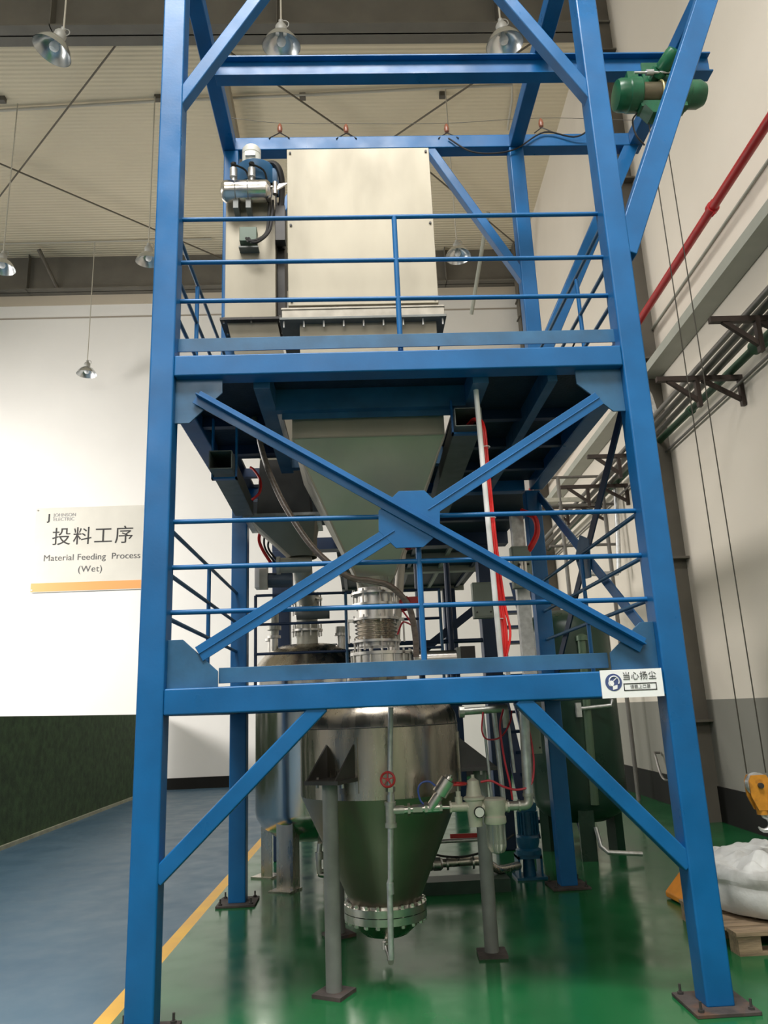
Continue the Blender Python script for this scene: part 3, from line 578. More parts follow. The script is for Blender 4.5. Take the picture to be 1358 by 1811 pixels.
# ------------------------------------------------------------------ mixing tank behind
MC = V((0.69, 3.60, 0)); MR = 0.53
M = thing('mixing_tank', MC, 'tall shiny stainless tank with domed ends behind the conical vessel', 'tank')
MB().lathe(MC, [(0.05, 0.34), (0.20, 0.355), (0.36, 0.41), (0.47, 0.49), (MR-0.01, 0.57), (MR, 0.62), (MR, 1.95)], n=64, cap1=False).build('shell', STEELP, M)
MB().lathe(MC, [(MR+0.012, 1.93), (MR+0.012, 1.955), (MR-0.04, 2.02), (0.42, 2.10), (0.28, 2.165), (0.10, 2.19)], n=64).build('domed_lid', VESSEL, M)
for dx, dy in ((-0.21, -0.45), (-0.45, 0.21), (0.21, 0.45), (0.45, -0.21)):
    a = math.atan2(dy, dx); R = V((cos(a), sin(a), 0)); Tn = V((-sin(a), cos(a), 0)); Z = V((0, 0, 1)); c = MC+V((dx, dy, 0))
    MB().obox(c+Z*0.31, R, Tn, Z, 0.006, 0.085, 0.30).obox(c+Tn*0.08-R*0.05+Z*0.31, R, Tn, Z, 0.06, 0.006, 0.30).obox(c+Z*0.008, R, Tn, Z, 0.11, 0.11, 0.008).build('leg', STEEL, M)
nz_ = MB().lathe((0.69, 3.42, 0), [(0.105, 2.10), (0.105, 2.66)], n=30).build('inlet_neck', CREAM, M)
for z in (2.29, 2.50, 2.60):
    MB().lathe((0.69, 3.42, 0), [(0.155, z), (0.155, z+0.02)], n=30).bolts((0.69, 3.42, 0), (0, 0, 1), 0.138, 10, 0.008, z-0.05, z+0.07).build('flange', CHROME, nz_)
MB().cyl((0.60, 3.25, 2.44), (0.92, 3.25, 2.44), 0.05, 20).build('valve_actuator', GREYP, M)
for x, y in ((0.36, 3.45), (1.02, 3.45), (0.30, 3.75), (1.05, 3.8)):
    MB().cyl((x, y, 2.02), (x, y, 2.24), 0.038, 16).lathe((x, y, 0), [(0.065, 2.24), (0.065, 2.265)], n=20).build('nozzle', CHROME, M)
MB().cyl((0.36, 3.45, 2.26), (0.36, 3.45, 2.55), 0.045, 14).cyl((0.36, 3.45, 2.32), (0.36, 3.45, 2.36), 0.07, 14).build('vent_valve', IRON, M)
MB().cyl((1.02, 3.45, 2.26), (1.02, 3.45, 2.33), 0.05, 14).build('relief_valve', IRON, M)
bx = MB().box(0.19, 0.31, 3.25, 3.40, 2.72, 2.95).build('valve_terminal', WHITEP, M, bevel=0.005)
MB().cyl((0.31, 3.32, 2.80), (0.56, 3.32, 2.80), 0.075, 20).build('actuator_drum', mat('dark_slate_drum', (0.06, 0.09, 0.13), 0.4), bx)
MB().box(0.24, 0.32, 3.23, 3.27, 2.70, 2.90).build('positioner', CREAM, bx)
for k in range(3):
    MB().tube(curve_pts([(0.36+0.04*k, 3.2, 2.95), (0.30+0.03*k, 3.0, 3.05), (0.28+0.05*k, 2.9, 3.14), (0.34+0.05*k, 2.75, 3.25)], 5), 0.016 if k == 0 else 0.010, 8).build('red_cable' if k == 0 else 'black_cable', REDC if k == 0 else BLACK, bx)
MB().tube(curve_pts([(0.80, 3.0, 0.40), (0.79, 3.0, 0.30), (0.79, 3.0, 0.18), (0.82, 3.0, 0.145), (1.05, 3.0, 0.145), (1.30, 2.9, 0.16)], 6), 0.024, 12).cyl((0.795, 3.0, 0.27), (0.793, 3.0, 0.33), 0.036, 12).tube([(0.80, 3.0, 0.40), (0.80, 3.2, 0.46), (0.75, 3.4, 0.42)], 0.022, 10).build('outlet_pipe', CHROME, M)

# ------------------------------------------------------------------ green receiver tank, pump, low pipework
GC = V((3.46, 4.2, 0)); GR = 0.48
G = thing('air_receiver', GC, 'dark green upright tank behind the right rear post', 'tank')
MB().lathe(GC, [(0.05, 0.30), (0.25, 0.325), (0.40, 0.40), (0.465, 0.48), (GR, 0.56), (GR, 2.22), (0.465, 2.32), (0.40, 2.40), (0.25, 2.475), (0.05, 2.50)], n=56).build('shell', GREENT, G)
for a in (-100, 20, 140):
    a = rad(a); R = V((cos(a), sin(a), 0)); Tn = V((-sin(a), cos(a), 0)); c = GC+R*0.40
    MB().obox(c+V((0, 0, 0.25)), R, Tn, (0, 0, 1), 0.05, 0.075, 0.25).build('leg', GREENT, G)
MB().cyl((3.47, 3.72, 0.52), (3.50, 3.70, 2.12), 0.042, 16).lathe((3.505, 3.70, 2.12), [(0.06, 0), (0.06, 0.05), (0.02, 0.07)], n=18).build('front_pipe', mat('pale_green_pipe', (0.10, 0.16, 0.10), 0.35, 0.2), G)
MB().tube([(3.40, 3.66, 1.44), (3.72, 3.66, 1.46), (3.74, 3.66, 1.52)], 0.020, 12).box(3.36, 3.41, 3.63, 3.68, 1.36, 1.50).build('gauge_branch', GALV, G)
MB().tube([(3.45, 3.70, 0.32), (3.47, 3.66, 0.15), (3.52, 3.62, 0.10), (3.85, 3.62, 0.07)], 0.022, 10).build('drain_pipe', GALV, G)
U_ = thing('pump', (2.66, 3.2, 0), 'blue vertical pump with finned motor on the floor', 'pump')
MB().box(2.53, 2.80, 3.08, 3.34, 0.0, 0.02).build('base_plate', TEAL, U_)
MB().box(2.555, 2.575, 3.12, 3.30, 0.02, 0.19).box(2.755, 2.775, 3.12, 3.30, 0.02, 0.19).box(2.555, 2.775, 3.12, 3.30, 0.165, 0.20).lathe((2.665, 3.2, 0.02), [(0.06, 0), (0.05, 0.15)], n=16).build('pump_frame', TEAL, U_)
MB().lathe((2.672, 3.2, 0), [(0.115, 0.20), (0.115, 0.235), (0.09, 0.25), (0.105, 0.30), (0.105, 0.34), (0.092, 0.36)], n=28).build('coupling_housing', TEAL, U_)
mm = MB().lathe((2.685, 3.2, 0), [(0.082, 0.36), (0.082, 0.56), (0.09, 0.565), (0.09, 0.62), (0.06, 0.64)], n=28)
for k in range(18):
    t = 2*pi*k/18; d_ = V((cos(t), sin(t), 0)); mm.obox(V((2.685, 3.2, 0.46))+d_*0.088, d_, V((-d_.y, d_.x, 0)), (0, 0, 1), 0.010, 0.003, 0.095)
mm.build('motor', TEAL, U_)
L_ = thing('transfer_pipe', (2.0, 2.85, 0.0), 'low stainless transfer pipe run between vessel base and blue pump', 'pipe')
pm = MB().tube(curve_pts([(1.50, 2.80, 0.22), (1.95, 2.82, 0.225), (2.20, 2.86, 0.215), (2.28, 2.88, 0.17), (2.36, 2.92, 0.13), (2.55, 3.10, 0.12)], 6), 0.036, 16).build('main_pipe', STEEL, L_)
for x in (1.62, 1.74, 1.88, 2.10): MB().lathe((x, 2.81, 0.222), [(0.055, 0), (0.055, 0.018)], (1, 0, 0), 20).build('clamp', CHROME, pm)
MB().lathe((1.80, 2.81, 0.222), [(0.04, -0.05), (0.055, -0.03), (0.055, 0.03), (0.04, 0.05)], (1, 0, 0), 20).build('ball_valve', CHROME, pm)
MB().cyl((1.60, 2.81, 0.22), (1.60, 2.81, 0.36), 0.02, 12).box(1.57, 1.66, 2.78, 2.84, 0.36, 0.39).build('sample_valve', CHROME, L_)
MB().tube(curve_pts([(1.64, 2.75, 0.405), (2.20, 2.78, 0.405), (2.30, 2.80, 0.42), (2.33, 2.82, 0.47)], 5), 0.017, 12).build('upper_pipe', GALV, L_)
MB().cyl((2.20, 2.78, 0.40), (2.20, 2.80, 0.27), 0.016, 10).build('drop_pipe', GALV, L_)
MB().bar((1.92, 2.74, 0.445), (2.16, 2.76, 0.44), 0.012, 0.035).build('valve_lever', REDP, L_)
MB().tube(curve_pts([(1.70, 2.72, 0.34), (1.85, 2.75, 0.29), (2.05, 2.75, 0.28), (2.30, 2.8, 0.33), (2.5, 2.95, 0.40)], 6), 0.009, 8).build('black_cable', BLACK, L_)
MB().box(1.60, 2.40, 2.70, 2.95, 0.0, 0.10).build('plinth', mat('dark_green_plinth', (0.02, 0.05, 0.035), 0.5, 0, 0.2, 6), L_)

# ------------------------------------------------------------------ conduits, trays, boxes and hoses on the tower
c = MB().cyl((1.985, 0.24, 3.47), (2.012, 0.24, 1.70), 0.0165, 14)
tag(c.build('conduit', WHITEP), 'white vertical conduit dropping beside the red cable bundle', 'conduit')
rc = thing('cable_bundle', (2.03, 0.30, 1.75), 'bundle of red cables hanging from the open tray end', 'cable')
for k in range(6):
    dx, dy = 0.012*(k % 3)-0.006, 0.012*(k//3)
    MB().tube(curve_pts([(1.97+dx, 0.52+dy, 3.32), (1.995+dx, 0.40+dy, 3.31), (2.018+dx, 0.32+dy, 3.22), (2.022+dx, 0.31+dy, 3.0), (2.03+dx, 0.30+dy, 2.5), (2.042+dx+0.01*(k == 2), 0.30+dy, 2.1), (2.05+dx+0.02*(k == 2), 0.29+dy, 1.92), (2.035+dx, 0.29+dy, 1.78), (1.985+dx*2, 0.30+dy, 1.70)], 7), 0.0078, 8).build('cable', REDC, rc)
for z in (3.08, 2.62, 2.0): MB().torus((2.032, 0.306, z), (0, 0, 1), 0.026, 0.003, 16, 6).build('cable_tie', WHITEP, rc)
def tray(name, a, b, wd, ht, label):
    a, b = V(a), V(b); dr = (b-a).normalized(); s_ = dr.cross(V((0, 0, 1))).normalized(); u_ = s_.cross(dr)
    m = MB(); L2 = (b-a).length/2; c = (a+b)/2
    for sg in (-1, 1):
        m.obox(c+s_*sg*wd/2, dr, s_, u_, L2, 0.003, ht/2); m.obox(c+u_*sg*ht/2, dr, s_, u_, L2, wd/2, 0.003)
    return tag(m.build(name, TRAYM, smooth=False), label, 'cable tray')
tray('cable_trunking', (1.945, 0.36, 3.31), (1.98, 2.60, 3.31), 0.17, 0.12, 'open-ended galvanised cable trunking under the deck beside the red cables')
tray('cable_trunking', (0.32, 0.60, 3.15), (0.275, 1.98, 3.185), 0.145, 0.12, 'open-ended galvanised cable trunking under the deck near the filter column')
def strap(x0, x1, y, z0, z1, nm, lb):
    tag(MB().box(x0, x0+0.012, y, y+0.04, z0, z1).box(x1-0.012, x1, y, y+0.04, z0, z1).box(x0, x1, y, y+0.04, z0, z0+0.012).build(nm, BLUE), lb, 'hanger')
strap(1.845, 2.035, 0.44, 3.225, 3.46, 'tray_hanger', 'blue U-shaped hanger under the trunking beside the red cables')
strap(0.232, 0.405, 0.75, 3.064, 3.50, 'tray_hanger', 'blue U-shaped hanger under the trunking near the filter column')
tr = MB().box(2.62, 2.735, 2.50, 2.58, 1.66, 3.20)
tag(tr.build('vertical_trunking', GALV, bevel=0.004), 'vertical galvanised trunking beside the right rear post', 'trunking')
def cbox(x0, x1, y0, y1, z0, z1, label, glands=True):
    t = thing('control_box', ((x0+x1)/2, (y0+y1)/2, z0), label, 'control box')
    MB().box(x0, x1, y0, y1, z0, z1).build('enclosure', BOXG, t, bevel=0.005); MB().box(x0+0.012, x1-0.012, y0-0.008, y0, z0+0.015, z1-0.015).build('lid', BOXG, t, bevel=0.003)
    for fx in (0.15, 0.85): MB().cyl((x0+(x1-x0)*fx, y0-0.015, z0+0.05), (x0+(x1-x0)*fx, y0-0.007, z0+0.05), 0.008, 10).build('lid_screw', DARKP, t)
    if glands:
        for fx in (0.42, 0.6): MB().cyl((x0+(x1-x0)*fx, y0-0.04, z0+0.10), (x0+(x1-x0)*fx, y0-0.04, z0+0.22), 0.016, 10).build('air_fitting', CHROME, t)
        MB().cyl((x0+0.04, y0-0.035, z0+0.20), (x1-0.03, y0-0.035, z0+0.20), 0.010, 8).build('fitting_bar', BLACK, t)
    return t
cbox(2.565, 2.735, 2.34, 2.44, 2.49, 2.86, 'grey-green control box with fittings on the vertical trunking')
cbox(2.225, 2.40, 2.52, 2.62, 2.26, 2.58, 'plain grey-green control box behind the red cable bundle', False)
cbox(2.57, 2.70, 2.42, 2.52, 1.10, 1.36, 'small pale box below the lower beam beside the knee brace', False)
tag(MB().tube(curve_pts([(2.70, 2.42, 3.20), (2.80, 2.36, 3.12), (2.81, 2.34, 2.98), (2.75, 2.34, 2.86), (2.70, 2.37, 2.80)], 7), 0.026, 10).build('red_hose', REDC), 'thick red hose looping into the upper control box', 'hose')
tag(MB().cyl((2.46, 2.40, 1.65), (2.41, 2.40, 3.30), 0.024, 14).build('conduit', GALV), 'galvanised vertical conduit in front of the trunking', 'conduit')
tag(MB().tube(curve_pts([(0.50, 0.9, 3.56), (0.52, 0.9, 3.48), (0.565, 0.9, 3.28), (0.64, 0.88, 3.06), (0.745, 0.86, 2.84), (0.92, 0.84, 2.57), (1.13, 0.84, 2.385), (1.28, 0.86, 2.35), (1.42, 0.88, 2.31), (1.535, 0.90, 2.18), (1.572, 0.92, 2.0), (1.575, 0.94, 1.84)], 8), 0.021, 12).build('dust_hose', HOSE), 'dark clear hose curving down across the funnel', 'hose')
tag(MB().tube([(1.66, 1.66, 2.98), (1.55, 1.64, 2.68), (1.455, 1.62, 1.88)], 0.036, 14).build('vent_pipe', mat('pale_vent_pipe', (0.55, 0.50, 0.44), 0.45, 0.3, 0.1, 8)), 'pale vent pipe slanting down behind the bellows', 'pipe')
for z, x, lb in ((2.76, 1.60, 'red lever valve on the pale vent pipe just below the brace crossing plate'), (2.29, 1.575, 'red pneumatic valve on the pale vent pipe beside the bellows')):
    t = thing('vent_valve', (x, 1.64, z-0.06), lb, 'valve')
    MB().lathe((x-0.02, 1.64, z), [(0.035, -0.05), (0.055, -0.035), (0.055, 0.035), (0.035, 0.05)], (1, 0, 0.25), 20).build('valve_body', REDP, t)
    MB().box(x+0.01, x+0.085, 1.60, 1.68, z-0.035, z+0.05).build('actuator', REDP, t, bevel=0.006)
tag(MB().tube(curve_pts([(0.42, 1.30, 3.32), (0.45, 1.28, 3.29), (0.50, 1.24, 3.20), (0.50, 1.22, 3.10), (0.44, 1.25, 3.05)], 6), 0.010, 8).build('red_cable', REDC), 'short loop of red cable under the deck above the left trunking', 'cable')
tag(MB().tube(curve_pts([(1.50, 1.0, 2.16), (1.56, 0.98, 2.06), (1.50, 1.0, 2.08), (1.46, 1.02, 2.0)], 6), 0.006, 8).build('red_air_tube', PINKH), 'thin red air tube beside the bellows', 'hose')
tag(MB().tube(curve_pts([(2.55, 2.0, 3.62), (2.62, 1.6, 3.78), (2.75, 1.2, 3.86), (2.87, 0.8, 4.10)], 6), 0.007, 8).build('black_cable', BLACK), 'thin black cable sagging along the upper right railing', 'cable')

# ------------------------------------------------------------------ electric hoist
E_ = thing('electric_hoist', (3.85, 1.0, 6.30), 'green electric hoist hanging from the runway beam', 'hoist')
hz = 6.36
MB().cyl((3.66, 0.96, hz), (4.05, 0.96, hz), 0.100, 28).build('rope_drum', mat('greasy_drum', (0.10, 0.085, 0.05), 0.4, 0.4, 0.2, 10), E_)
MB().lathe((3.47, 0.96, hz), [(0.08, 0), (0.12, 0.01), (0.132, 0.04), (0.132, 0.10), (0.14, 0.11), (0.14, 0.20), (0.12, 0.215)], (1, 0, 0), 28).box(3.56, 3.65, 0.86, 1.06, hz, hz+0.15).build('gearbox', GREENM, E_)
MB().lathe((4.03, 0.96, hz), [(0.12, 0), (0.135, 0.01), (0.135, 0.05), (0.115, 0.06), (0.115, 0.15), (0.09, 0.20), (0.04, 0.215)], (1, 0, 0), 28).build('hoist_motor', GREENM, E_)
MB().box(3.66, 4.05, 0.90, 1.02, hz-0.16, hz-0.105).prism([(3.68, 0.88, hz-0.16), (3.98, 0.88, hz-0.16), (3.92, 0.88, hz-0.24), (3.74, 0.88, hz-0.24)], (0, 0.14, 0)).build('lower_frame', GREENM, E_)
MB().torus((3.85, 0.96, hz), (1, 0, 0), 0.108, 0.010, 28, 8).build('rope_guide', mat('brass_guide', (0.38, 0.33, 0.16), 0.4, 0.6), E_)
MB().cyl((3.62, 0.86, hz+0.135), (4.05, 0.86, hz+0.135), 0.010, 10).cyl((3.72, 0.86, hz+0.135), (3.78, 0.86, hz+0.135), 0.024, 12).build('guide_rod', GALV, E_)
tr_ = MB().box(3.74, 4.06, 0.965, 0.985, 6.45, 6.70).box(3.74, 4.06, 1.135, 1.155, 6.45, 6.70).box(3.74, 4.06, 0.965, 1.155, 6.43, 6.455).build('trolley', GREENM, E_)
for x in (3.80, 4.00):
    for y in (0.99, 1.13): MB().cyl((x, y-0.015, 6.615), (x, y+0.015, 6.615), 0.045, 18).build('trolley_wheel', DARKP, tr_)
MB().cyl((3.84, 0.975, 6.53), (3.86, 0.90, 6.54), 0.062, 20).lathe((3.83, 0.93, 6.52), [(0.07, 0), (0.07, 0.05)], (0.42, -0.75, 0.45), 20).build('trolley_gear', GREENM, tr_)
MB().lathe((3.88, 0.90, 6.545), [(0.065, 0), (0.075, 0.02), (0.075, 0.14), (0.065, 0.17), (0.03, 0.18)], (0.42, -0.75, 0.45), 24).build('trolley_motor', GREENM, tr_)
for x in (3.715, 3.845): MB().cyl((x+0.03, 1.02, 0.93), (x+0.03, 1.0, 6.27), 0.0045, 8).build('wire_rope', mat('greasy_rope', (0.045, 0.04, 0.03), 0.6, 0.3), E_)
MB().cyl((3.86, 1.10, 5.95), (3.865, 1.06, 6.22), 0.028, 12).cyl((3.86, 1.10, 5.9), (3.86, 1.10, 5.97), 0.035, 10).build('limit_weight', BLACK, E_)
MB().tube(curve_pts([(3.66, 1.0, 6.22), (3.62, 1.02, 6.16), (3.63, 1.02, 6.02), (3.70, 1.04, 5.93)], 5), 0.007, 8).build('control_cable', BLACK, E_)
MB().tube(curve_pts([(3.95, 1.0, 6.22), (3.98, 1.0, 6.12), (3.94, 1.02, 6.0), (3.90, 1.06, 5.96)], 5), 0.007, 8).build('control_cable', BLACK, E_)
E_.location = V(E_.location)+V((0.02, 0.08, 0.065))
K = thing('hook_block', (3.78, 1.02, 0.66), 'orange hook block hanging on two wire ropes by the right wall', 'hook')
MB().lathe((3.78, 1.02, 0.93), [(0.06, -0.022), (0.075, -0.02), (0.062, 0), (0.075, 0.02), (0.06, 0.022)], (0, 1, 0), 28).build('sheave', GALV, K)
for y in (0.985, 1.047):
    MB().prism([(3.712, y, 0.955), (3.73, y, 0.99), (3.83, y, 0.99), (3.852, y, 0.955), (3.852, y, 0.86), (3.82, y, 0.77), (3.75, y, 0.77), (3.712, y, 0.86)], (0, 0.012, 0)).build('cheek_plate', HOOKY, K)
MB().cyl((3.78, 0.965, 0.925), (3.78, 1.08, 0.925), 0.018, 12).build('axle', DARKP, K); MB().cyl((3.785, 1.022, 0.74), (3.785, 1.022, 0.80), 0.035, 16).build('swivel', HOOKY, K)
hk = [V((3.785, 1.022, 0.75))]+[V((3.785+0.045*sin(t)*1.0, 1.022, 0.685-0.045*cos(t)*-1.0)) for t in [0.2+k*0.45 for k in range(10)]]
MB().tube(hk, [0.016]*8+[0.013, 0.010, 0.005], 10).build('hook', GALV, K)

K.location = V(K.location)+V((0.045, 0.08, -0.005))
# feed wire and insulators above the rear beam
wp = [(0.03, 2.27, 7.33)]
ws = [(0.567, 7.225), (1.233, 7.21), (2.253, 7.20), (3.226, 7.25)]
fw_ = MB().tube(curve_pts([(0.03, 2.27, 7.36)]+[(x, 2.27, z+0.06) for x, z in ws]+[(4.20, 2.27, 7.27)], 6), 0.0028, 6)
tag(fw_.build('catenary_wire', COLM), 'thin steel wire stretched above the rear top beam', 'wire')
ordn = ['insulator hung nearest the white fan motor', 'insulator above the left half of the stainless hopper', 'insulator above the right edge of the stainless hopper', 'insulator right of the rear blue post']
for (x, z), od in zip(ws, ordn):
    t = thing('insulator', (x, 2.27, z-0.10), 'brown ceramic '+od, 'insulator', 'insulators on the wire above the rear beam')
    MB().lathe((x, 2.27, z-0.06), [(0.008, 0), (0.022, 0.015), (0.027, 0.05), (0.020, 0.09), (0.008, 0.11)], n=14).build('ceramic_body', CERAM, t)
    for s_ in (-1, 1): MB().tube([(x, 2.265, z-0.06), (x+s_*0.10, 2.19, z-0.19)], 0.006, 6).build('hanger_leg', BLACK, t)
tag(MB().tube(curve_pts([(2.25, 2.18, 7.0), (2.45, 2.17, 6.84), (2.68, 2.16, 6.80), (2.92, 2.17, 6.86), (3.22, 2.17, 7.05), (3.55, 2.15, 6.98), (3.80, 2.0, 7.12)], 7), 0.008, 8).build('festoon_cable', BLACK), 'black cable drooping in loops below the rear beam wire', 'cable')

# ------------------------------------------------------------------ pallet, sack and orange box
t = thing('pallet', (4.0, 1.2, 0), 'weathered wooden pallet under the white sack', 'pallet')
for k in range(3): MB().box(3.40, 4.60, 0.775+0.36*k, 0.895+0.36*k, 0.0, 0.018).build('bottom_board', WOOD, t)
for k in range(3):
    for j in range(3): MB().box(3.40+0.53*k, 3.54+0.53*k, 0.775+0.36*j, 0.895+0.36*j, 0.018, 0.108).build('block', WOOD, t)
for k in range(6): MB().box(3.39, 4.61, 0.765+0.145*k, 0.765+0.145*k+0.125, 0.108, 0.130).build('top_board', WOOD, t)
BX, BY = 4.0, 1.31
s = thing('bulk_bag', (BX, BY, 0.13), 'squat white woven sack slumped on the pallet', 'sack')
bm_ = MB(); rings = []
prof = [(0.42, 0.0), (0.52, 0.015), (0.548, 0.07), (0.55, 0.13), (0.540, 0.175), (0.533, 0.190), (0.545, 0.215), (0.54, 0.255), (0.515, 0.283), (0.503, 0.287), (0.50, 0.292), (0.46, 0.305), (0.42, 0.312), (0.37, 0.318), (0.32, 0.322), (0.27, 0.327), (0.21, 0.33), (0.15, 0.333), (0.09, 0.333), (0.04, 0.33)]
NB = 96
def bag_r(a, h): return noise.noise(V((cos(a)*2.2, sin(a)*2.2, h*7)))*0.028 + noise.noise(V((cos(a)*7, sin(a)*7, h*14+3)))*0.016
for i, (r, h) in enumerate(prof):
    ring = []
    for k in range(NB):
        a = 2*pi*k/NB
        dh = 0
        if h > 0.284:
            q = V((cos(a)*r*9, sin(a)*r*9, 5.0)); f = min(1, (h-0.284)/0.03)
            dh = f*(noise.noise(q)*0.07 + abs(noise.noise(q*2.1))*0.05 - abs(noise.noise(q*4.3+V((3, 1, 2))))*0.035)
        elif h > 0.16: dh = noise.noise(V((cos(a)*3, sin(a)*3, 2.0)))*0.02
        rr = r + (bag_r(a, h) if h > 0.012 else 0); ring.append(bm_.bm.verts.new((BX+rr*cos(a), BY+rr*sin(a), 0.131+h+dh)))
    rings.append(ring)
bm_.skin(rings); bb = bm_.build('sack_body', BAG, s)
sb = bb.modifiers.new('smooth', 'SUBSURF'); sb.levels = 1; sb.render_levels = 1
for a in (-112, -68, 20, 110):
    a_ = rad(a); pts = []
    for (r, h) in prof[1:9]:
        rr = r+bag_r(a_, h)+0.006; hh = h + (noise.noise(V((cos(a_)*3, sin(a_)*3, 2.0)))*0.02 if 0.16 < h < 0.28 else 0)
        pts.append(V((BX+rr*cos(a_), BY+rr*sin(a_), 0.133+hh)))
    mm = MB(); tn = V((-sin(a_), cos(a_), 0))*0.03; rn = V((cos(a_), sin(a_), 0))*0.005
    for q0, q1 in zip(pts, pts[1:]): mm.quadbox([q0-tn, q0+tn, q0+tn+rn, q0-tn+rn, q1-tn, q1+tn, q1+tn+rn, q1-tn+rn])
    mm.build('webbing_strap', STRAP, s)
t = thing('storage_bin', (3.62, 2.15, 0.0), 'orange slope-fronted bin on the floor behind the right front post', 'bin')
A0, B0 = V((3.523, 2.232, 0.0)), V((3.545, 1.90, 0.0)); n_ = V((1, 0.06, 0)).normalized(); Zz = V((0, 0, 1))
def wedge(o, k, e):
    return [o+n_*0.0*k+Zz*(0.01-e), o+Zz*0.05, o+n_*0.16+Zz*0.21, o+n_*0.50+Zz*0.21, o+n_*0.50+Zz*(0.01-e)]
MB().loft(wedge(A0, 1, 0), wedge(B0, 1, 0)).build('bin_shell', ORANGE, t, bevel=0.012)
MB().obox((A0+B0)/2+n_*0.33+Zz*0.216, n_, (B0-A0).normalized(), Zz, 0.18, (B0-A0).length/2+0.006, 0.008).build('lid', ORANGE, t, bevel=0.004)
for q in (A0, B0):
    d_ = (B0-A0).normalized()*(0.06 if q is A0 else -0.06)
    MB().obox(q+d_+n_*0.25+Zz*0.006, n_, (B0-A0).normalized(), Zz, 0.22, 0.025, 0.006).build('skid', DARKP, t)

# ------------------------------------------------------------------ lamps
LP = thing('high_bay_lamp', (0, 0, 0), 'x', 'lamp', 'high bay lamps under the roof')
MB().lathe((0, 0, 0), [(0.235, 0.0), (0.228, 0.012), (0.20, 0.07), (0.15, 0.135), (0.09, 0.175), (0.07, 0.185)], n=40, cap0=False, cap1=False).lathe((0, 0, 0), [(0.230, 0.002), (0.196, 0.068), (0.146, 0.13), (0.07, 0.178)], n=40, cap0=False).build('reflector', ALU, LP)
MB().lathe((0, 0, 0), [(0.062, 0.18), (0.072, 0.20), (0.072, 0.27), (0.055, 0.30), (0.03, 0.31), (0.03, 0.36), (0.012, 0.37)], n=20).build('ballast_housing', LAMPG, LP)
MB().lathe((0, 0, 0), [(0.025, 0.18), (0.03, 0.13), (0.055, 0.09), (0.058, 0.06), (0.045, 0.03), (0.015, 0.018)], n=20).build('bulb', BULB, LP)
MB().torus((0.045, 0, 0.31), (0, 1, 0), 0.05, 0.006, 16, 6).build('hanging_loop', LAMPG, LP)
MB().cyl((0, 0, 0.36), (0, 0, 1.0), 0.012, 8).build('hanging_rod', CORD, LP)
def lamp(x, y, z, zr, label, tilt=(0, 0), first=False):
    o = LP if first else dup_tree(LP, (x, y, z))
    o.location = (x, y, z); o['label'] = label; o.rotation_euler = (tilt[0], tilt[1], 0)
    for c in o.children:
        if c.name.startswith('hanging_rod'):
            q = Matrix.Rotation(tilt[1], 3, 'Y') if not tilt[0] else Matrix.Rotation(tilt[1], 3, 'Y') @ Matrix.Rotation(tilt[0], 3, 'X')
            top = V((x, y, z)) + q @ V((0, 0, 0.36))
            mb = MB().cyl(top, (top.x, top.y, zr), 0.011, 8); bmesh.ops.translate(mb.bm, verts=mb.bm.verts, vec=-V((x, y, z)))
            bmesh.ops.transform(mb.bm, matrix=q.transposed().to_4x4(), verts=mb.bm.verts)
            me = bpy.data.meshes.new('hanging_rod'); mb.bm.to_mesh(me); mb.bm.free(); me.materials.append(CORD); c.data = me
lamp(-2.30, 3.45, 9.42, ZC, 'leftmost high bay lamp of the near row', (0.0, 0.34), True)
lamp(0.48, 3.45, 9.46, ZC, 'high bay lamp between the left post and the hopper top', (0.1, 0.0))
lamp(3.25, 3.45, 9.46, ZC, 'high bay lamp above the runway beam near the rear right post', (0.1, -0.1))
lamp(-5.10, 8.35, 9.60, 13.23, 'high bay lamp cut by the left picture edge')
lamp(-2.42, 8.25, 9.62, 13.23, 'high bay lamp half hidden behind the left front post', (0.1, 0))
lamp(3.24, 8.05, 9.48, 13.23, 'high bay lamp right of the stainless hopper', (-0.1, 0))
lamp(-5.13, 12.9, 9.62, 13.23, 'small far high bay lamp above the wall sign')

# ceiling conduits and tie rods
def thinbar(name, pts, r, m, label, cat, grp=None): return tag(MB().tube(pts, r, 8).build(name, m), label, cat, grp)
thinbar('ceiling_conduit', [(-9, 8.75, 13.24), (-2.38, 8.33, 13.24), (0.44, 8.22, 13.24), (3.2, 8.07, 13.24), (4.55, 8.02, 13.24), (4.62, 8.4, 13.24), (4.68, 9.2, 13.24)], 0.028, CORD, 'pale conduit under the ceiling that feeds the middle lamp row', 'conduit')
thinbar('ceiling_conduit', [(-9, 12.95, 13.27), (-5.42, 12.92, 13.27), (-2.2, 12.88, 13.27)], 0.022, CORD, 'pale conduit under the ceiling beside the far roof beam', 'conduit')
for i, x in enumerate((-2.38, 0.44, 3.20, -5.36)):
    tag(MB().box(x-0.06, x+0.06, 8.22, 8.32, 13.20, ZC).build('conduit_box', COLM), ['small box on the ceiling conduit left of the tower post', 'small box on the ceiling conduit above the hopper', 'small box on the ceiling conduit right of the hopper', 'small box on the ceiling conduit at the left picture edge'][i], 'box', 'boxes on the ceiling conduit')
RODS = [((-2.0, 6.1, 13.10), (-8.1, 12.5, 13.10), 'tie rod slanting down to the left under the ceiling'),
        ((-7.4, 8.6, 13.05), (-2.0, 13.45, 13.05), 'tie rod slanting down to the right behind the left front post'),
        ((-1.7, 6.15, 13.08), (1.75, 9.5, 13.08), 'tie rod running down right toward the hopper top'),
        ((5.2, 6.4, 13.08), (1.95, 9.5, 13.08), 'tie rod running down left toward the hopper top'),
        ((2.6, 9.7, 13.08), (5.84, 13.32, 13.08), 'tie rod running down right beside the hopper')]
for a, b_, lb in RODS: thinbar('tie_rod', [a, b_], 0.018, mat('grey_tie_rod', (0.14, 0.12, 0.09), 0.6), lb, 'tie rod', 'ceiling tie rods')
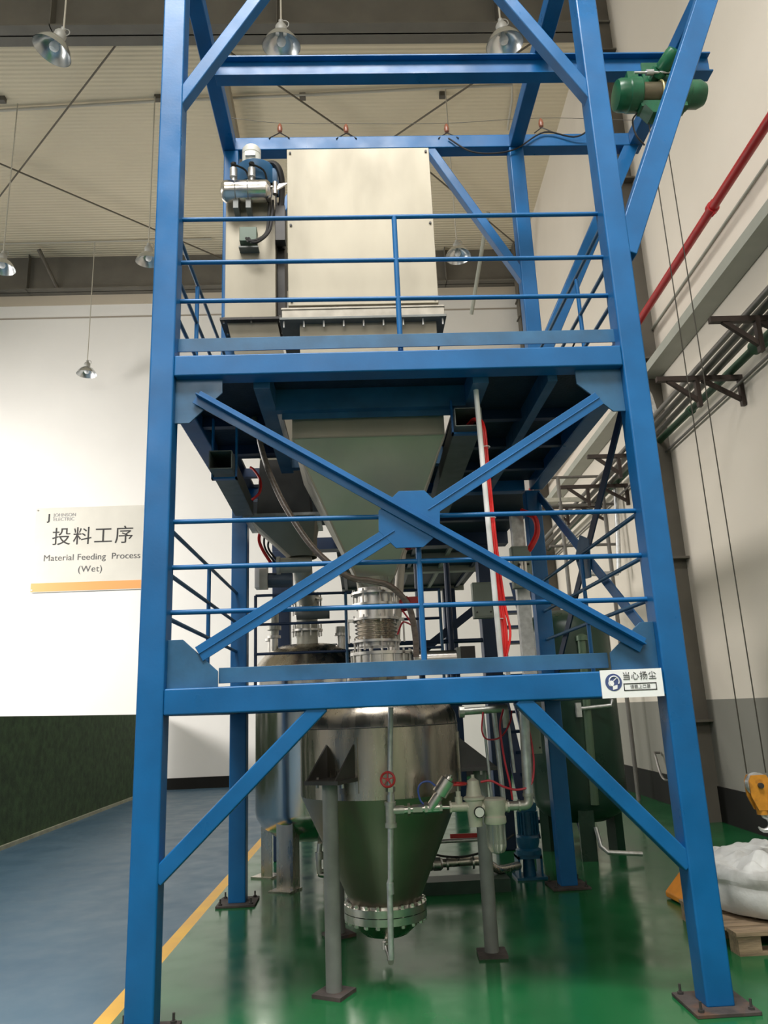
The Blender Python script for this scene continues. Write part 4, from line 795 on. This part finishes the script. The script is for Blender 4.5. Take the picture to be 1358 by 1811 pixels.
thinbar('down_pipe', [(-0.95, 5.915, 13.09), (-1.10, 12.6, 13.09), (-1.1, 13.3, 13.09)], 0.10, mat('beige_down_pipe', (0.33, 0.29, 0.22), 0.6), 'beige pipe running along the ceiling behind the left post', 'pipe')
for i, x in enumerate((-6.6,)):
    thinbar('roof_strut', [(x, 13.1, 13.2), (x+0.35, 13.55, 12.35)], 0.05, COLM, 'short grey strut from the ceiling to the far roof beam', 'strut')
thinbar('roof_strut', [(4.55, 11.2, 12.7), (4.28, 12.9, 11.0)], 0.05, BEAMG, 'pale strut behind the rear knee brace right of the hopper', 'strut')

# ------------------------------------------------------------------ right wall: girder, pipes, brackets
yv = lambda off, z, y0=-4, y1=13.6: [(XW(y0)-off, y0, z), (XW(y1)-off, y1, z)]
a_, b_ = yv(0.14, 6.005)
struct(MB().bar(a_, b_, 0.26, 0.13, (1, 0, 0)).build('trim_3', BEAMG))
fx = lambda y: 5.055+0.035*y
tag(MB().tube([(fx(-4), -4, 6.6), (fx(13.6), 13.6, 6.6)], 0.050, 16).build('fire_pipe', REDP), 'red sprinkler pipe running along the right wall', 'pipe')
tag(MB().cyl((fx(2.77), 2.77, 6.6), (fx(2.83), 2.83, 6.6), 0.068, 18).bolts((fx(2.8), 2.8, 6.6), (0, 1, 0), 0.078, 2, 0.013, -0.03, 0.03).build('pipe_coupling', REDP), 'red grooved coupling on the sprinkler pipe', 'coupling')
tag(MB().tube(yv(0.02, 6.72), 0.016, 8).build('wall_cable', BEAMG), 'pale conduit fixed along the right wall below the red pipe', 'conduit')
for i, (x0, k, z, r, m_) in enumerate(((4.885, 0.037, 5.0, 0.032, PIPEG), (4.99, 0.042, 5.005, 0.040, PIPEG), (5.10, 0.045, 5.0, 0.037, PIPEG), (5.34, 0.028, 5.005, 0.045, GREENPIPE), (5.36, 0.037, 4.84, 0.018, PIPEG))):
    mb = MB()
    if i > 0: mb.tube([(x0-4*k, -4, z), (x0+5.741*k, 5.741, z)], r, 14).tube([(x0+5.759*k, 5.759, z), (x0+13.2*k, 13.2, z)], r, 14)
    else: mb.tube([(x0-4*k, -4, z), (x0+13.2*k, 13.2, z)], r, 14)
    tag(mb.build('wall_pipe', m_), ['outermost grey pipe on the brown wall brackets', 'second grey pipe from the tower on the wall brackets', 'third grey pipe from the tower on the wall brackets', 'green pipe on the brown wall brackets', 'thin grey pipe below the green pipe'][i], 'pipe', 'pipes along the right wall')
x = 5.34+0.028*2.9
t = thing('pipe_coupling', (x, 2.95, 4.92), 'dark green coupling on the green wall pipe', 'coupling'); MB().cyl((x, 2.78, 5.005), (x, 2.93, 5.005), 0.078, 20).build('sleeve', GREENPIPE, t)
t = thing('pipe_coupling', (x, 4.65, 4.93), 'small union on the green wall pipe beyond the bracket', 'coupling'); MB().cyl((5.47, 4.60, 5.005), (5.472, 4.68, 5.005), 0.058, 16).build('sleeve', GREENPIPE, t)
def bracket(y, label):
    x1 = XW(y); xa, xm, z = 4.585, 5.03, 4.955
    t = thing('wall_bracket', (x1, y, z-0.40), label, 'bracket', 'brown pipe brackets on the right wall')
    MB().box(xa, x1, y-0.028, y+0.028, z-0.055, z).build('arm', BROWN, t)
    for xl, ns in ((x1-0.05, 0.40), (xm-0.02, 0.30)):
        MB().box(xl, xl+0.046, y-0.028, y+0.028, z-0.36, z-0.055).build('leg', BROWN, t)
        MB().bar((xl-ns, y, z-0.045), (xl+0.03, y, z-0.30), 0.04, 0.045).build('strut', BROWN, t)
bracket(2.17, 'brown wall bracket highest in view carrying the grey pipes')
bracket(3.5, 'brown wall bracket just right of the right front post')
bracket(6.15, 'brown wall bracket seen just left of the right front post')
bracket(7.7, 'brown wall bracket second past the right front post, beside the side brace')
bracket(9.0, 'farthest brown wall bracket above the right side railing')
tag(MB().tube(curve_pts([(4.90, 5.62, 5.62), (5.16, 5.42, 5.60), (5.20, 5.2, 5.50), (5.18, 5.0, 5.10)], 5), 0.03, 10).build('pipe_elbow', GALV), 'galvanised elbow joining the grey wall pipes beside the post', 'pipe')
tag(MB().tube(curve_pts([(5.62, 8, 5.20), (5.57, 8, 4.4), (5.50, 8, 3.60), (5.47, 8, 3.54), (5.40, 8, 3.52), (4.98, 8, 3.53)], 4), 0.04, 12).build('drop_pipe', GALV), 'galvanised drop pipe with elbow seen behind the right railing', 'pipe')
t = thing('pipe_rack', (5.1, 8.2, 0), 'slim grey pipe rack beside the right wall behind the tower', 'rack')
for x in (4.70, 5.45): MB().cyl((x, 8.2, 0), (x, 8.2, 5.25), 0.035, 10).build('upright', PIPEG, t)
for z in (5.25, 4.75, 4.05): MB().cyl((4.45, 8.2, z), (5.62, 8.2, z), 0.025, 10).build('crossbar', PIPEG, t)
MB().bar((4.3, 8.2, 4.85), (5.1, 8.2, 4.85), 0.06, 0.07).build('shelf_arm', CREAM, t)
tag(MB().tube(curve_pts([(XW(7.45)-0.01, 7.70, 0.72), (XW(7.45)-0.10, 7.70, 0.72), (XW(7.45)-0.12, 7.62, 0.70), (XW(7.45)-0.12, 7.50, 0.45), (XW(7.45)-0.10, 7.40, 0.36), (XW(7.45)-0.01, 7.38, 0.35)], 5), 0.018, 10).build('wall_hoop', PIPEG), 'grey steel hoop on the right wall behind the post', 'hoop')

# ------------------------------------------------------------------ structures behind the tower
B = thing('rear_platform', (2.0, 5.5, 0), 'dark platform with joists on navy posts behind the tower', 'steel platform')
for x in (0.22, 2.62):
    for y in (4.55, 8.3): MB().box(x, x+0.20, y, y+0.20, 0, 3.36 if y < 5 else 3.42).build('post', NAVY, B, bevel=0.01)
MB().box(0.95, 3.0, 2.9, 8.7, 3.50, 3.53).build('deck_plate', DECK, B)
MB().box(0.12, 0.95, 2.9, 3.95, 3.50, 3.53).build('deck_plate', DECK, B)
MB().box(0.22, 3.0, 4.55, 4.75, 3.36, 3.50).build('joist', NAVY, B)
for y, wd, m_ in ((3.6, 0.08, NAVY), (5.7, 0.06, BEAMG), (6.65, 0.16, BEAMG), (8.5, 0.06, BEAMG)): MB().box(0.95, 3.0, y, y+wd, 3.42, 3.50).build('joist', m_, B)
for k in range(5): MB().box(1.0+0.46*k, 1.05+0.46*k, 4.76, 8.6, 3.46, 3.50).build('joist', BEAMG if k % 2 else NAVY, B)
for z in (1.98, 2.24): MB().cyl((0.4, 4.6, z), (2.7, 4.6, z), 0.025, 10).build('rail', NAVY, B)
MB().bar((1.3, 4.6, 1.7), (2.7, 4.6, 2.7), 0.04, 0.09).build('diagonal_brace', NAVY, B)
for x in (1.9, 2.25): MB().cyl((x, 4.55, 1.6), (x, 4.55, 3.15), 0.035, 10).build('stanchion', NAVY, B)
t = thing('steel_stair', (3.36, 6.3, 0), 'dark steel stair with open treads behind the vertical trunking', 'stair')
for k in range(13): MB().box(3.08, 3.66, 4.95+0.20*k, 5.21+0.20*k, 0.20+0.24*k, 0.235+0.24*k).build('tread', NAVY, t)
for x in (3.07, 3.675): MB().bar((x, 4.85, 0.06), (x, 7.60, 3.36), 0.02, 0.16).build('stringer', NAVY, t)
for x in (3.07, 3.675): MB().cyl((x, 4.95, 1.1), (x, 7.60, 4.3), 0.018, 10).build('handrail', NAVY, t)

# ------------------------------------------------------------------ signs
S = thing('wall_sign', (-5.07, 13.78, 4.50), 'large cream bilingual wall sign with orange band, beside the left front post', 'sign')
MB().box(-6.45, -3.69, 13.755, 13.78, 4.50, 6.55).build('panel', SIGNB, S, bevel=0.006)
MB().box(-6.43, -3.71, 13.750, 13.756, 4.52, 4.72).build('orange_band', ORNG, S)
text('投料工序', (-5.06, 13.752, 5.80), 0.46, INK, S, spacing=1.14)
text('Material Feeding  Process', (-5.05, 13.752, 5.31), 0.213, INKG, S, spacing=1.03)
text('(Wet)', (-5.08, 13.752, 5.02), 0.215, INKG, S, spacing=1.1)
text('JOHNSON', (-6.02, 13.752, 6.36), 0.115, INKL, S, align='LEFT'); text('ELECTRIC', (-6.02, 13.752, 6.255), 0.115, INKL, S, align='LEFT')
text('J', (-6.12, 13.752, 6.305), 0.23, INK, S, name='emblem', offset=0.006)
for sx in (-6.40, -3.74):
    for z in (4.56, 6.49): MB().cyl((sx, 13.745, z), (sx, 13.757, z), 0.02, 10).build('fixing_screw', CHROME, S)
N = thing('warning_sign', (2.672, -0.006, 1.518), 'small white dust warning sign on the right end of the lower beam', 'sign')
MB().box(2.502, 2.842, -0.007, -0.001, 1.517, 1.666).build('panel', SIGNW, N)
yq = -0.0085
MB().lathe((2.571, -0.007, 1.600), [(0.046, 0), (0.046, 0.0015)], (0, -1, 0), 40).build('emblem_disc', INKB, N)
em = MB(); em.torus((2.574, yq-0.001, 1.605), (0, 1, 0), 0.027, 0.0032, 24, 6, rad(-150), rad(120))
em.lathe((2.557, yq, 1.594), [(0.016, 0), (0.015, 0.0016)], (0, -1, 0), 20).bar((2.562, yq-0.001, 1.601), (2.590, yq-0.001, 1.624), 0.001, 0.004)
em.prism([(2.563, yq, 1.580), (2.590, yq, 1.586), (2.588, yq, 1.566), (2.563, yq, 1.560)], (0, -0.0015, 0))
em.build('emblem_mask', SIGNW, N)
text('当心扬尘', (2.716, yq, 1.628), 0.0455, INKG, N, spacing=1.10)
fr = MB(); x0, x1, z0, z1 = 2.624, 2.806, 1.552, 1.592
for bx_ in ((x0, x1, z0, z0+0.005), (x0, x1, z1-0.005, z1), (x0, x0+0.005, z0, z1), (x1-0.005, x1, z0, z1)): fr.box(bx_[0], bx_[1], -0.0085, -0.0068, bx_[2], bx_[3])
fr.build('text_frame', INK, N)
text('请戴上口罩', (2.715, yq, 1.572), 0.022, INKL, N, spacing=1.05)
